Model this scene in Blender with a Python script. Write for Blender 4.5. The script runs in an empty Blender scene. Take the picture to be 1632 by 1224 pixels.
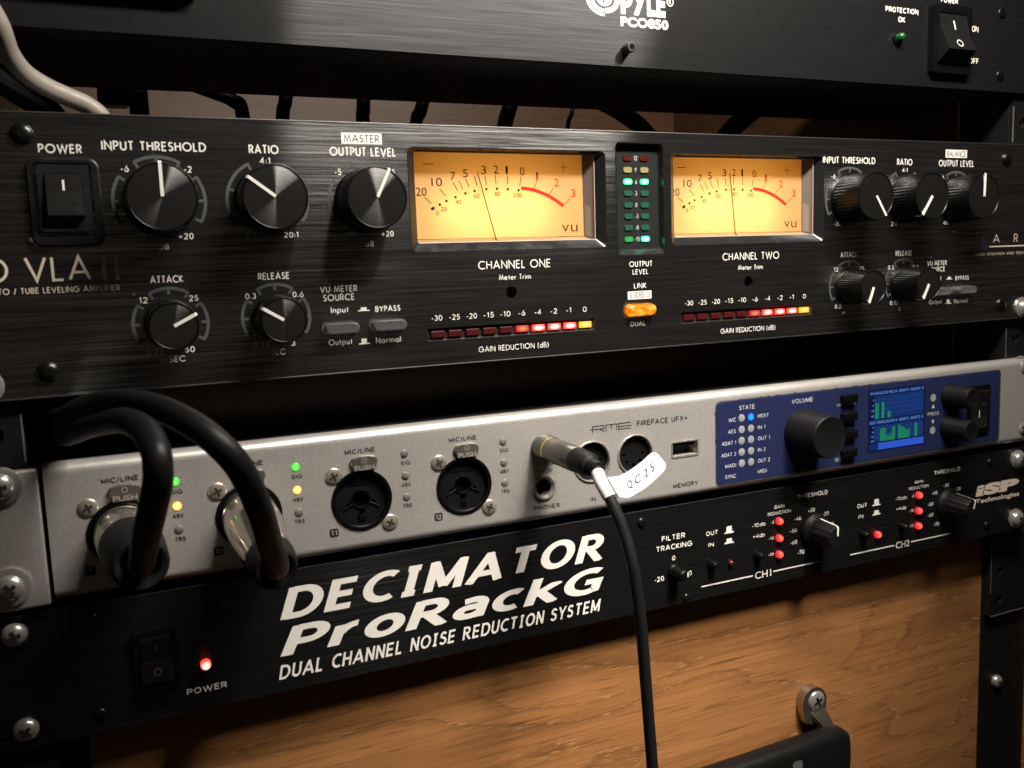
import bpy, bmesh, math, random
from mathutils import Vector, Matrix
random.seed(7)
S = 0.001                       # every measure below is in millimetres: x right, y into the rack, z up
R = math.radians
scene = bpy.context.scene
col = scene.collection

# ------------------------------------------------------------------ camera, world, lamps, exposure
cam_d = bpy.data.cameras.new('camera')
cam = bpy.data.objects.new('camera', cam_d)
col.objects.link(cam)
cam.location = (-17.57*S, -315.03*S, 34.26*S)
cam.rotation_euler = (R(82.78295), R(2.15726), R(-24.2539))
cam_d.sensor_width = 36.0
cam_d.lens = 1423.42/1632*36.0
cam_d.clip_start = 0.01
cam_d.clip_end = 50
cam_d.dof.use_dof = True
cam_d.dof.focus_distance = 0.37
cam_d.dof.aperture_fstop = 20.0
scene.camera = cam

world = bpy.data.worlds.new('World')
scene.world = world
world.use_nodes = True
wb = world.node_tree.nodes['Background']
wb.inputs['Color'].default_value = (1.0, 0.80, 0.62, 1)
wb.inputs['Strength'].default_value = 0.014

def lamp(name, loc, target, sx, sy, watts, colour):
    d = bpy.data.lights.new(name, 'AREA')
    d.shape = 'RECTANGLE'; d.size = sx*S; d.size_y = sy*S
    d.energy = watts; d.color = colour
    o = bpy.data.objects.new(name, d); col.objects.link(o)
    o.location = Vector(loc)*S
    v = (Vector(target)-Vector(loc)).normalized()
    zax = -v; xax = Vector((1,0,0)); yax = zax.cross(xax).normalized(); xax = yax.cross(zax)
    o.rotation_euler = Matrix((xax, yax, zax)).transposed().to_euler()
    return o
lamp('shelf_lamp', (214,-168,300), (170,0,20), 235, 42, 3.3, (1.0,0.93,0.84))

dl = lamp('lower_fill_lamp', (262,-430,520), (165,12,-250), 120, 120, 0.34, (1.0,0.92,0.82))  # added fill light, aimed to brighten the lower units and the drawer
dl.data.spread = R(29)

scene.view_settings.view_transform = 'Standard'
scene.view_settings.look = 'None'
scene.view_settings.exposure = 0
scene.view_settings.gamma = 1
scene.view_settings.use_curve_mapping = False
scene.render.engine = 'CYCLES'

# ------------------------------------------------------------------ materials
class NT:
    def __init__(s, name):
        s.m = bpy.data.materials.new(name); s.m.use_nodes = True
        s.t = s.m.node_tree; s.b = s.t.nodes['Principled BSDF']; s.out = s.t.nodes['Material Output']
    def n(s, kind, **kw):
        nd = s.t.nodes.new(kind)
        for k, v in kw.items():
            if k.startswith('i_'):
                key = k[2:]; key = int(key) if key.isdigit() else key.replace('_',' ')
                nd.inputs[key].default_value = v
            else: setattr(nd, k, v)
        return nd
    def l(s, a, b): s.t.links.new(a, b)
    def ramp(s, src, stops, interp='LINEAR'):
        r = s.n('ShaderNodeValToRGB'); r.color_ramp.interpolation = interp
        e = r.color_ramp.elements
        while len(e) < len(stops): e.new(0.5)
        for el, (p, c) in zip(e, stops):
            el.position = p; el.color = (c,c,c,1) if not isinstance(c, tuple) else (*c,1)
        if src is not None: s.l(src, r.inputs[0])
        return r.outputs[0]
    def obj(s, scale, src='Object'):
        tc = s.n('ShaderNodeTexCoord'); mp = s.n('ShaderNodeMapping')
        mp.inputs['Scale'].default_value = scale
        s.l(tc.outputs[src], mp.inputs[0]); return mp.outputs[0]
    def noise(s, vec, scale=1, detail=4, rough=.6):
        nz = s.n('ShaderNodeTexNoise'); nz.inputs['Scale'].default_value = scale
        nz.inputs['Detail'].default_value = detail; nz.inputs['Roughness'].default_value = rough
        s.l(vec, nz.inputs['Vector']); return nz.outputs['Fac']
    def bump(s, h, strength=.2, dist=.0002):
        b = s.n('ShaderNodeBump'); b.inputs['Strength'].default_value = strength; b.inputs['Distance'].default_value = dist
        s.l(h, b.inputs['Height']); s.l(b.outputs[0], s.b.inputs['Normal'])
    def set(s, base=None, rough=None, metal=None, spec=None, emit=None, es=None, coat=None, aniso=None):
        i = s.b.inputs
        if base is not None: i['Base Color'].default_value = (*base,1)
        if rough is not None: i['Roughness'].default_value = rough
        if metal is not None: i['Metallic'].default_value = metal
        if spec is not None: i['Specular IOR Level'].default_value = spec
        if emit is not None: i['Emission Color'].default_value = (*emit,1)
        if es is not None: i['Emission Strength'].default_value = es
        if coat is not None: i['Coat Weight'].default_value = coat
        if aniso is not None: i['Anisotropic'].default_value = aniso
        return s

MATS = {}
def flat(name, base, rough=.5, metal=0., spec=.5, mottle=0.0, **kw):
    if name in MATS: return MATS[name]
    t = NT(name).set(base=base, rough=rough, metal=metal, spec=spec, **kw)
    # slight procedural unevenness of the gloss, as handled surfaces have
    f = t.noise(t.obj((220,220,220)), 1, 3)
    rr = t.ramp(f, [(.3, max(.02, rough-.07)), (.75, min(1, rough+.08))])
    t.l(rr, t.b.inputs['Roughness'])
    MATS[name] = t.m
    return t.m

def mix_dust(t, basecol, amount=.5):
    """sparse specks of dust lying on the dark finish"""
    v = t.n('ShaderNodeTexVoronoi'); v.inputs['Scale'].default_value = 95
    t.l(t.obj((1,1,1)), v.inputs['Vector'])
    r1 = t.ramp(v.outputs['Distance'], [(0.0,1.0),(.030,1.0),(.045,0.0)])
    sp = t.n('ShaderNodeSeparateColor'); t.l(v.outputs['Color'], sp.inputs[0])
    r2 = t.ramp(sp.outputs[0], [(.86,0.0),(.87,1.0)])
    mm = t.n('ShaderNodeMath', operation='MULTIPLY'); t.l(r1, mm.inputs[0]); t.l(r2, mm.inputs[1])
    mk = t.n('ShaderNodeMath', operation='MULTIPLY'); t.l(mm.outputs[0], mk.inputs[0]); mk.inputs[1].default_value = amount
    mx = t.n('ShaderNodeMix', data_type='RGBA')
    t.l(mk.outputs[0], mx.inputs['Factor'])
    if isinstance(basecol, tuple): mx.inputs['A'].default_value = (*basecol,1)
    else: t.l(basecol, mx.inputs['A'])
    mx.inputs['B'].default_value = (.32,.30,.27,1)
    t.l(mx.outputs['Result'], t.b.inputs['Base Color'])

def brushed(name, lo, hi, sheen_lo, sheen_hi, az, ax, dust=.5, bs=.15, glint=2.2):
    """dark anodised plate: lo..hi is the dye, the sheen is the light the brushed grooves throw (az across them, ax along)"""
    t = NT(name).set(rough=.5, spec=.12)
    fine = t.noise(t.obj((28,28,2600)), 1, 5, .7)
    wide = t.noise(t.obj((16,16,1000)), 1, 4, .7)
    ad = t.n('ShaderNodeMath', operation='MULTIPLY_ADD'); t.l(fine, ad.inputs[0]); ad.inputs[1].default_value = .6
    mu = t.n('ShaderNodeMath', operation='MULTIPLY'); t.l(wide, mu.inputs[0]); mu.inputs[1].default_value = .4
    t.l(mu.outputs[0], ad.inputs[2])
    mix_dust(t, t.ramp(ad.outputs[0], [(.36, lo), (.66, hi)]), dust)
    t.bump(ad.outputs[0], bs, .00012)
    if sheen_hi[0] > 0:
        gl = t.n('ShaderNodeBsdfAnisotropic'); gl.distribution = 'BECKMANN'
        r2 = math.sqrt(az*ax); a = 1-math.sqrt(ax/az)
        gl.inputs['Roughness'].default_value = math.sqrt(r2); gl.inputs['Anisotropy'].default_value = a
        cx = t.n('ShaderNodeCombineXYZ'); cx.inputs[0].default_value = 1.0
        t.l(cx.outputs[0], gl.inputs['Tangent'])
        scr = t.noise(t.obj((13,13,900)), 1, 3, .5)
        sm = t.ramp(scr, [(.60,0.0), (.66,1.0)])
        sx = t.n('ShaderNodeMix', data_type='RGBA'); t.l(sm, sx.inputs['Factor'])
        t.l(t.ramp(ad.outputs[0], [(.43, sheen_lo), (.58, sheen_hi)]), sx.inputs['A'])
        sx.inputs['B'].default_value = tuple(min(1,c*glint) for c in sheen_hi)+(1,)
        t.l(sx.outputs['Result'], gl.inputs['Color'])
        sh = t.n('ShaderNodeAddShader'); t.l(t.b.outputs[0], sh.inputs[0]); t.l(gl.outputs[0], sh.inputs[1])
        t.l(sh.outputs[0], t.out.inputs['Surface'])
    return t.m

BLACK_ALU = brushed('brushed_black_aluminium', (.003,.003,.003), (.007,.0066,.0064), (.08,.08,.078), (.70,.695,.685), .20, .022, bs=.22, glint=1.4)
BLACK_ALU_FINE = brushed('fine_brushed_black_aluminium', (.005,.005,.0052), (.008,.008,.0082), (.015,.015,.0155), (.032,.032,.0325), .25, .02, glint=1.4)
BLACK_PLATE = brushed('black_painted_steel', (.003,.0033,.0036), (.0058,.0062,.0064), (.01,.01,.01), (.07,.07,.07), .34, .04, glint=1.6)
BLACK_BOX = flat('black_chassis_steel', (.016,.016,.016), .6, spec=.3)
BLACK_RAIL = flat('black_rail_paint', (.006,.006,.006), .48, spec=.3)
BLACK_PLASTIC = flat('black_plastic', (.003,.003,.003), .34, spec=.2)
BLACK_GLOSS = flat('glossy_black_paint', (.012,.012,.012), .22, spec=.6)
BLACK_DULL = flat('dull_black_plastic', (.0045,.0045,.005), .50, spec=.22)
SWITCH_PLASTIC = flat('dark_grey_switch_plastic', (.008,.008,.0078), .36, spec=.32)
HOLE = flat('dark_void', (.003,.003,.003), .9, spec=.1)
RUBBER = flat('black_cable_rubber', (.006,.006,.0065), .46, spec=.16)
RUBBER_DULL = flat('dull_rubber_boot', (.0065,.0068,.007), .58, spec=.22)
INK_WHITE = flat('white_screen_print', (.74,.71,.66), .6, spec=.3)
INK_DIM = flat('grey_screen_print', (.068,.070,.070), .6, spec=.3)
INK_GOLD = flat('champagne_screen_print', (.66,.56,.46), .5, spec=.3)
INK_BLACK = flat('black_screen_print', (.018,.016,.015), .6, spec=.3)
INK_BLUEWHITE = flat('pale_screen_print', (.50,.50,.52), .6, spec=.3)
PAPER = flat('white_paper', (.60,.595,.58), .7, spec=.2)
NICKEL = flat('nickel_plate', (.56,.525,.47), .25, .72)
STEEL = flat('zinc_screw_steel', (.52,.50,.475), .28, .72)
BRIGHT_EDGE = flat('worn_bare_metal_edge', (.35,.33,.31), .45, .8)
SATIN = flat('satin_gunmetal', (.17,.158,.14), .34, .8)
GOLDRING = flat('brass_ring', (.80,.62,.25), .25, 1.0)
DARK_SCREW = flat('black_oxide_screw', (.035,.035,.035), .3, .9)
BEIGE = flat('beige_cable_sheath', (.22,.19,.16), .5)
LED_OFF_GREY = flat('unlit_frosted_lamp', (.14,.125,.115), .5)
LED_OFF_PALE = flat('unlit_pale_lamp', (.27,.27,.275), .5)
LED_OFF_RED = flat('unlit_red_lamp', (.055,.006,.007), .35, spec=.3)
LED_OFF_YELLOW = flat('unlit_amber_lamp', (.25,.22,.085), .35)
LED_OFF_GREEN = flat('unlit_green_lamp', (.012,.075,.045), .35)
GREY_KEY = flat('grey_translucent_key', (.13,.13,.127), .3)
GREY_KEY.node_tree.nodes['Principled BSDF'].inputs['Alpha'].default_value = .5     # smoked, lets half the light through
LABEL_GREY = flat('worn_grey_patch', (.07,.07,.068), .6)
DIAL_INK = flat('dial_ink', (.035,.018,.008), .7, spec=.1)
DIAL_RED = flat('dial_red_ink', (.62,.028,.014), .6, spec=.2)
HOUSING = flat('meter_housing', (.16,.13,.12), .4)
NEEDLE = flat('meter_needle', (.008,.006,.003), .6, spec=.1)

def sparkle_alu():
    t = NT('champagne_anodised_aluminium').set(rough=.40, metal=.5)
    f = t.noise(t.obj((1,1,1)), 2500, 2, .7)
    g = t.noise(t.obj((1,1,1)), 620, 2, .6)
    t.l(t.ramp(f, [(.30,(.42,.394,.370)), (.56,(.49,.464,.44)), (.78,(.66,.63,.60))]), t.b.inputs['Base Color'])
    sm = t.noise(t.obj((14,14,30)), 1, 4, .65)          # rubbed, fingered patches
    ra = t.n('ShaderNodeMath', operation='MULTIPLY'); t.l(t.ramp(g, [(.3,.36), (.7,.46)]), ra.inputs[0]); t.l(t.ramp(sm, [(.35,.80), (.7,1.15)]), ra.inputs[1])
    t.l(ra.outputs[0], t.b.inputs['Roughness'])
    t.bump(f, .22, .0003)
    return t.m
CHAMPAGNE = sparkle_alu()

def spun():
    t = NT('spun_black_knob_face').set(base=(.004,.004,.004), rough=.4, spec=.2)
    tc = t.n('ShaderNodeTexCoord')
    cr = t.n('ShaderNodeVectorMath', operation='CROSS_PRODUCT'); cr.inputs[0].default_value = (0,1,0)
    t.l(tc.outputs['Object'], cr.inputs[1])
    gl = t.n('ShaderNodeBsdfAnisotropic'); gl.distribution = 'BECKMANN'
    az, ax = .24, .035
    gl.inputs['Roughness'].default_value = math.sqrt(math.sqrt(az*ax)); gl.inputs['Anisotropy'].default_value = 1-math.sqrt(ax/az)
    t.l(cr.outputs[0], gl.inputs['Tangent'])
    ln = t.n('ShaderNodeVectorMath', operation='LENGTH'); t.l(tc.outputs['Object'], ln.inputs[0])
    nz = t.n('ShaderNodeTexNoise', noise_dimensions='1D'); nz.inputs['Scale'].default_value = 5200; nz.inputs['Detail'].default_value = 3
    t.l(ln.outputs['Value'], nz.inputs['W'])
    t.l(t.ramp(nz.outputs['Fac'], [(.35,(.24,.237,.228)), (.65,(.60,.595,.58))]), gl.inputs['Color'])
    sh = t.n('ShaderNodeAddShader'); t.l(t.b.outputs[0], sh.inputs[0]); t.l(gl.outputs[0], sh.inputs[1])
    t.l(sh.outputs[0], t.out.inputs['Surface'])
    return t.m
SPUN = spun()

def glow(name, core, rim, strength, base=(.015,.015,.015)):
    """a lit lamp lens: hottest in the middle of its own body"""
    t = NT(name).set(base=base, rough=.35)
    tc = t.n('ShaderNodeTexCoord')
    sb = t.n('ShaderNodeVectorMath', operation='SUBTRACT'); t.l(tc.outputs['Generated'], sb.inputs[0]); sb.inputs[1].default_value = (.5,.5,.5)
    ml = t.n('ShaderNodeVectorMath', operation='MULTIPLY'); t.l(sb.outputs[0], ml.inputs[0]); ml.inputs[1].default_value = (2,0,2)
    ln = t.n('ShaderNodeVectorMath', operation='LENGTH'); t.l(ml.outputs[0], ln.inputs[0])
    t.l(t.ramp(ln.outputs['Value'], [(.25, core), (1.0, rim)]), t.b.inputs['Emission Color'])
    t.b.inputs['Emission Strength'].default_value = strength
    return t.m
G_GREEN = glow('lit_green_lamp', (.36,1,.66), (.01,.75,.25), 4.0)
G_GREEN_LOW = glow('dim_lit_green_lamp', (.02,.62,.13), (.01,.36,.06), .95)
G_RED_SEG = glow('lit_red_segment', (1,.80,.66), (1,.045,.03), 1.9)
G_RED_SEG_LOW = glow('half_lit_red_segment', (1,.30,.10), (.62,.008,.01), 1.0)
G_YEL_SEG = glow('lit_yellow_segment', (1,.86,.30), (.95,.52,.0), 1.25)
G_SIG = glow('lit_signal_lamp', (.22,1,.14), (.015,.62,.012), 1.25)
G_AMBER = glow('lit_amber_lamp', (1,.78,.28), (1,.36,.03), 1.7)
G_RED = glow('lit_red_lamp', (1,.16,.10), (.80,.010,.012), 1.3)
G_RED_HOT = glow('lit_power_lamp', (1,.75,.55), (1,.04,.025), 2.0)
G_BLUE = glow('lit_blue_lamp', (.0,.38,1), (.0,.10,.9), 1.5)
G_OFFGREEN = flat('dark_green_lamp', (.010,.075,.022), .18)
def key_orange():
    t = NT('lit_orange_key').set(base=(.06,.015,.0), rough=.3)
    f = t.noise(t.obj((160,160,330)), 1, 3)
    t.l(t.ramp(f, [(.36,(.62,.07,.0)), (.52,(1,.26,.0)), (.66,(1,.66,.09))]), t.b.inputs['Emission Color'])
    t.b.inputs['Emission Strength'].default_value = .95
    return t.m
G_ORANGE = key_orange()

def dial():
    """printed translucent card: lit from in front by the room, from behind by the meter's own bulb"""
    t = NT('translucent_dial_card').set(base=(.26,.19,.10), rough=.75, spec=.1)
    tl = t.n('ShaderNodeBsdfTranslucent')
    f = t.noise(t.obj((30,30,30)), 1, 2)
    t.l(t.ramp(f, [(.3,(.80,.49,.17)), (.7,(.86,.54,.19))]), tl.inputs['Color'])
    sh = t.n('ShaderNodeAddShader'); t.l(t.b.outputs[0], sh.inputs[0]); t.l(tl.outputs[0], sh.inputs[1])
    t.l(sh.outputs[0], t.out.inputs['Surface'])
    return t.m
DIAL = dial()

def lens():
    t = NT('clear_lens')
    tr = t.n('ShaderNodeBsdfTransparent'); gl = t.n('ShaderNodeBsdfGlossy'); gl.inputs['Roughness'].default_value = .04
    fr = t.n('ShaderNodeFresnel'); ge = t.n('ShaderNodeNewGeometry')
    io = t.n('ShaderNodeMath', operation='MULTIPLY_ADD'); t.l(ge.outputs['Backfacing'], io.inputs[0]); io.inputs[1].default_value = 1/1.45-1.45; io.inputs[2].default_value = 1.45
    t.l(io.outputs[0], fr.inputs['IOR'])      # a thin sheet: same reflectance from either side
    mx = t.n('ShaderNodeMixShader'); t.l(fr.outputs[0], mx.inputs[0]); t.l(tr.outputs[0], mx.inputs[1]); t.l(gl.outputs[0], mx.inputs[2])
    t.l(mx.outputs[0], t.out.inputs['Surface'])
    return t.m
LENS = lens()

def blue_panel():
    t = NT('blue_front_film').set(rough=.42, spec=.35)
    f = t.noise(t.obj((1,1,1)), 900, 2)
    t.l(t.ramp(f, [(.3,(.012,.0165,.058)), (.7,(.015,.021,.070))]), t.b.inputs['Base Color'])
    return t.m
BLUE = blue_panel()
def emis(name, c, s=1.0, base=(.0,.0,.0)):
    return NT(name).set(base=base, rough=.45, spec=.12, emit=c, es=s).m
SCR_BG = emis('screen_background', (.006,.028,.14), .8)
SCR_DARK = emis('screen_dark', (.004,.008,.03), 1)
SCR_GRID = emis('screen_grid', (.018,.06,.24), 1)
SCR_TXT = emis('screen_text', (.16,.30,.75), 1)
SCR_BAR = emis('screen_bar', (.012,.24,.085), 1)
SCR_BLUE = emis('screen_strip', (.03,.09,.55), 1)

def oak(name, tint=1.0):
    t = NT(name).set(rough=.5, spec=.35)
    v = t.obj((1,1,1))
    big = t.n('ShaderNodeTexNoise'); big.inputs['Scale'].default_value = 1; big.inputs['Detail'].default_value = 2
    t.l(t.obj((3.4,9,19)), big.inputs['Vector'])
    # growth rings: contour lines of a slow field stretched along the grain (cathedral figure)
    m = t.n('ShaderNodeMath', operation='MULTIPLY'); t.l(big.outputs['Fac'], m.inputs[0]); m.inputs[1].default_value = 13
    fr = t.n('ShaderNodeMath', operation='FRACT'); t.l(m.outputs[0], fr.inputs[0])
    ring = t.ramp(fr.outputs[0], [(0.0,.50), (.06,.90), (.60,1.0), (.90,.72), (1.0,.50)])
    fib = t.noise(t.obj((9,9,1150)), 1, 4, .7)
    por = t.noise(t.obj((30,30,900)), 1, 2, .6)
    tone = t.noise(t.obj((4,4,60)), 1, 3)
    base = t.ramp(tone, [(.3,(.275*tint,.116*tint,.038*tint)), (.7,(.365*tint,.164*tint,.058*tint))])
    def mul(a, b, fac):
        mx = t.n('ShaderNodeMix', data_type='RGBA', blend_type='MULTIPLY'); mx.inputs['Factor'].default_value = fac
        t.l(a, mx.inputs['A']); t.l(b, mx.inputs['B']); return mx.outputs['Result']
    c = mul(base, ring, .72)
    c = mul(c, t.ramp(fib, [(.36,.42), (.56,1.0)]), .55)
    c = mul(c, t.ramp(por, [(.32,.25), (.41,1.0)]), .62)
    # pale flecks along the rings
    fl = t.noise(t.obj((120,120,1300)), 1, 2, .5)
    a = t.n('ShaderNodeMath', operation='MULTIPLY'); t.l(t.ramp(fl, [(.56,0.0), (.66,1.0)]), a.inputs[0])
    t.l(t.ramp(fr.outputs[0], [(0.0,1.0), (.22,.0), (.78,.0), (1.0,1.0)]), a.inputs[1])
    mx = t.n('ShaderNodeMix', data_type='RGBA'); t.l(a.outputs[0], mx.inputs['Factor']); t.l(c, mx.inputs['A'])
    mx.inputs['B'].default_value = (.47*tint,.24*tint,.095*tint,1)
    t.l(mx.outputs['Result'], t.b.inputs['Base Color'])
    t.bump(fib, .25, .0002)
    return t.m
OAK = oak('oak_veneer', 1.1)
OAK_SHADED = oak('shaded_oak_veneer', .22)  # same oak, with the shade inside the cabinet put into its tint

# ------------------------------------------------------------------ mesh building
class MB:
    def __init__(s): s.v = []; s.f = []
    def add(s, vs, fs):
        o = len(s.v); s.v += [tuple(p) for p in vs]; s.f += [tuple(i+o for i in f) for f in fs]; return s
    def quad(s, a, b, c, d): return s.add([a,b,c,d], [(0,1,2,3)])
    def rect(s, x0, x1, z0, z1, y): return s.quad((x0,y,z0),(x1,y,z0),(x1,y,z1),(x0,y,z1))
    def box(s, x0, x1, y0, y1, z0, z1, bev=0, seg=2):
        bm = bmesh.new()
        bmesh.ops.create_cube(bm, size=1)
        for v in bm.verts:
            v.co = ((x0+x1)/2+v.co.x*(x1-x0), (y0+y1)/2+v.co.y*(y1-y0), (z0+z1)/2+v.co.z*(z1-z0))
        if bev: bmesh.ops.bevel(bm, geom=list(bm.edges), offset=bev, segments=seg, profile=.5, affect='EDGES')
        return s.bm(bm)
    def bm(s, bm):
        bm.verts.index_update()
        s.add([v.co[:] for v in bm.verts], [[v.index for v in f.verts] for f in bm.faces]); bm.free(); return s
    def lathe(s, cx, cz, prof, seg=48, mod=None, cap0=False, cap1=True, tilt=None):
        """prof: (y, radius) rings about the axis along y"""
        o = len(s.v); n = len(prof)
        vs = []
        for (y, r) in prof:
            for k in range(seg):
                a = 2*math.pi*k/seg; rr = r*(mod(k, y) if mod else 1)
                vs.append((cx+rr*math.sin(a), y, cz+rr*math.cos(a)))
        fs = []
        for i in range(n-1):
            for k in range(seg):
                k2 = (k+1) % seg
                fs.append((i*seg+k, i*seg+k2, (i+1)*seg+k2, (i+1)*seg+k))
        if cap0: fs.append(tuple(range(seg)))
        if cap1: fs.append(tuple((n-1)*seg+k for k in range(seg)))
        if tilt: vs = [tilt(p) for p in vs]
        return s.add(vs, fs)
    def tube(s, pts, r, seg=16, rs=None, caps=True):
        pts = [Vector(p) for p in pts]; n = len(pts)
        up = Vector((0.31,0.2,0.93)); vs = []; fs = []
        prev = None
        for i, p in enumerate(pts):
            t = (pts[min(i+1,n-1)]-pts[max(i-1,0)]).normalized()
            if prev is None: nrm = (up-t*up.dot(t)).normalized()
            else: nrm = (prev-t*prev.dot(t)).normalized()
            prev = nrm; b = t.cross(nrm)
            rr = rs[i] if rs else r
            for k in range(seg):
                a = 2*math.pi*k/seg; vs.append(p+nrm*(rr*math.cos(a))+b*(rr*math.sin(a)))
        for i in range(n-1):
            for k in range(seg):
                k2 = (k+1) % seg; fs.append((i*seg+k, i*seg+k2, (i+1)*seg+k2, (i+1)*seg+k))
        if caps: fs += [tuple(range(seg))[::-1], tuple((n-1)*seg+k for k in range(seg))]
        return s.add(vs, fs)
    def loft(s, a, b):
        n = len(a); return s.add(list(a)+list(b), [(k,(k+1)%n,n+(k+1)%n,n+k) for k in range(n)])
    def mesh(s, m): 
        return s.add([v.co[:] for v in m.vertices], [tuple(p.vertices) for p in m.polygons])
    def move(s, dx=0, dy=0, dz=0):
        s.v = [(x+dx, y+dy, z+dz) for x, y, z in s.v]; return s
    def build(s, name, mat, parent=None, at=None, smooth=None):
        """links ONE mesh object; verts are given in rack coordinates"""
        pw = Vector(WORLD[parent.name]) if parent else Vector((0,0,0))
        o_at = Vector(at) if at is not None else (pw if parent else Vector((0,0,0)))
        me = bpy.data.meshes.new(name)
        me.from_pydata([((x-o_at.x)*S, (y-o_at.y)*S, (z-o_at.z)*S) for x, y, z in s.v], [], s.f)
        me.update()
        bm = bmesh.new(); bm.from_mesh(me)
        if s.closed: bmesh.ops.recalc_face_normals(bm, faces=bm.faces)
        bm.to_mesh(me); bm.free()
        if smooth:
            me.polygons.foreach_set('use_smooth', [True]*len(me.polygons))
            me.set_sharp_from_angle(angle=R(smooth))
        me.materials.append(mat)
        o = bpy.data.objects.new(name, me); col.objects.link(o)
        if parent: o.parent = parent
        o.location = (o_at-pw)*S
        WORLD[o.name] = tuple(o_at)
        return o
    closed = True
WORLD = {}

def thing(name, label, cat, at, group=None):
    o = bpy.data.objects.new(name, None); col.objects.link(o)
    o.empty_display_size = .01
    o.location = Vector(at)*S; WORLD[o.name] = tuple(at)
    o['label'] = label; o['category'] = cat
    if group: o['group'] = group
    return o
def tag(o, label, cat, group=None):
    o['label'] = label; o['category'] = cat
    if group: o['group'] = group
    return o
def copy_tree(src, parent=None):
    c = src.copy(); col.objects.link(c)
    if parent: c.parent = parent
    for ch in list(src.children): copy_tree(ch, c)
    return c

# ---- flat shapes
def rrect(x0, x1, z0, z1, r, n=6):
    pts = []
    for cx, cz, a0 in ((x1-r,z1-r,0),(x0+r,z1-r,90),(x0+r,z0+r,180),(x1-r,z0+r,270)):
        for k in range(n+1):
            a = R(a0+90*k/n); pts.append((cx+r*math.cos(a), cz+r*math.sin(a)))
    return pts
def circ(cx, cz, r, n=40, rz=None):
    return [(cx+r*math.cos(2*math.pi*k/n), cz+(rz or r)*math.sin(2*math.pi*k/n)) for k in range(n)]
def plate(outlines, y0, y1):
    """filled outline(s) with holes (even-odd), front at y0, back at y1"""
    cu = bpy.data.curves.new('outline', 'CURVE'); cu.dimensions = '2D'; cu.fill_mode = 'BOTH'
    cu.extrude = abs(y1-y0)/2
    for pts in outlines:
        sp = cu.splines.new('POLY'); sp.points.add(len(pts)-1); sp.use_cyclic_u = True
        for p, (x, z) in zip(sp.points, pts): p.co = (x, z, 0, 1)
    ob = bpy.data.objects.new('outline', cu)
    me = bpy.data.meshes.new_from_object(ob)
    mb = MB(); ym = (y0+y1)/2
    mb.add([(v.co.x, ym-v.co.z, v.co.y) for v in me.vertices], [tuple(p.vertices) for p in me.polygons])
    bpy.data.objects.remove(ob); bpy.data.curves.remove(cu); bpy.data.meshes.remove(me)
    bm = bmesh.new()
    vs = [bm.verts.new(v) for v in mb.v]
    for f in mb.f:
        try: bm.faces.new([vs[i] for i in f])
        except ValueError: pass
    bmesh.ops.remove_doubles(bm, verts=bm.verts, dist=1e-4)
    mb.v, mb.f = [], []
    return mb.bm(bm)
def sheet(outlines, y): 
    """a printed film: filled outline at depth y"""
    m = plate(outlines, y, y); m.closed = False
    return m

# ---- lettering
CAPS = {}
def font_mesh(s, bold=0.0, shear=0.0, space=1.0):
    cu = bpy.data.curves.new('lettering', 'FONT'); cu.body = s; cu.size = 1; cu.offset = bold; cu.shear = shear
    cu.space_character = space; cu.resolution_u = 4
    ob = bpy.data.objects.new('lettering', cu); col.objects.link(ob)
    bpy.context.view_layer.update()
    dg = bpy.context.evaluated_depsgraph_get()
    me = bpy.data.meshes.new_from_object(ob.evaluated_get(dg))
    vs = [(v.co.x, v.co.y) for v in me.vertices]; fs = [tuple(p.vertices) for p in me.polygons]
    bpy.data.objects.remove(ob); bpy.data.curves.remove(cu); bpy.data.meshes.remove(me)
    return vs, fs
def cap_height(bold):
    if bold not in CAPS:
        vs, _ = font_mesh('H', bold); CAPS[bold] = (min(v[1] for v in vs), max(v[1] for v in vs))
    return CAPS[bold]
def fit(mb, vs, fs, x0, x1, zb, zt, y, lo, hi):
    a = min(v[0] for v in vs); b = max(v[0] for v in vs)
    kx = (x1-x0)/max(b-a, 1e-6); kz = (zt-zb)/(hi-lo)
    mb.add([(x0+(v[0]-a)*kx, y, zb+(v[1]-lo)*kz) for v in vs], fs)
def bf(mb, s, x0, x1, zb, zt, y=-.06, bold=.012, shear=0.0, space=1.0):
    """sans lettering fitted between x0..x1, baseline zb, capital height up to zt"""
    mb.closed = False
    lo, hi = cap_height(bold); vs, fs = font_mesh(s, bold, shear, space)
    fit(mb, vs, fs, x0, x1, zb, zt, y, lo, hi); return mb
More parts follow.
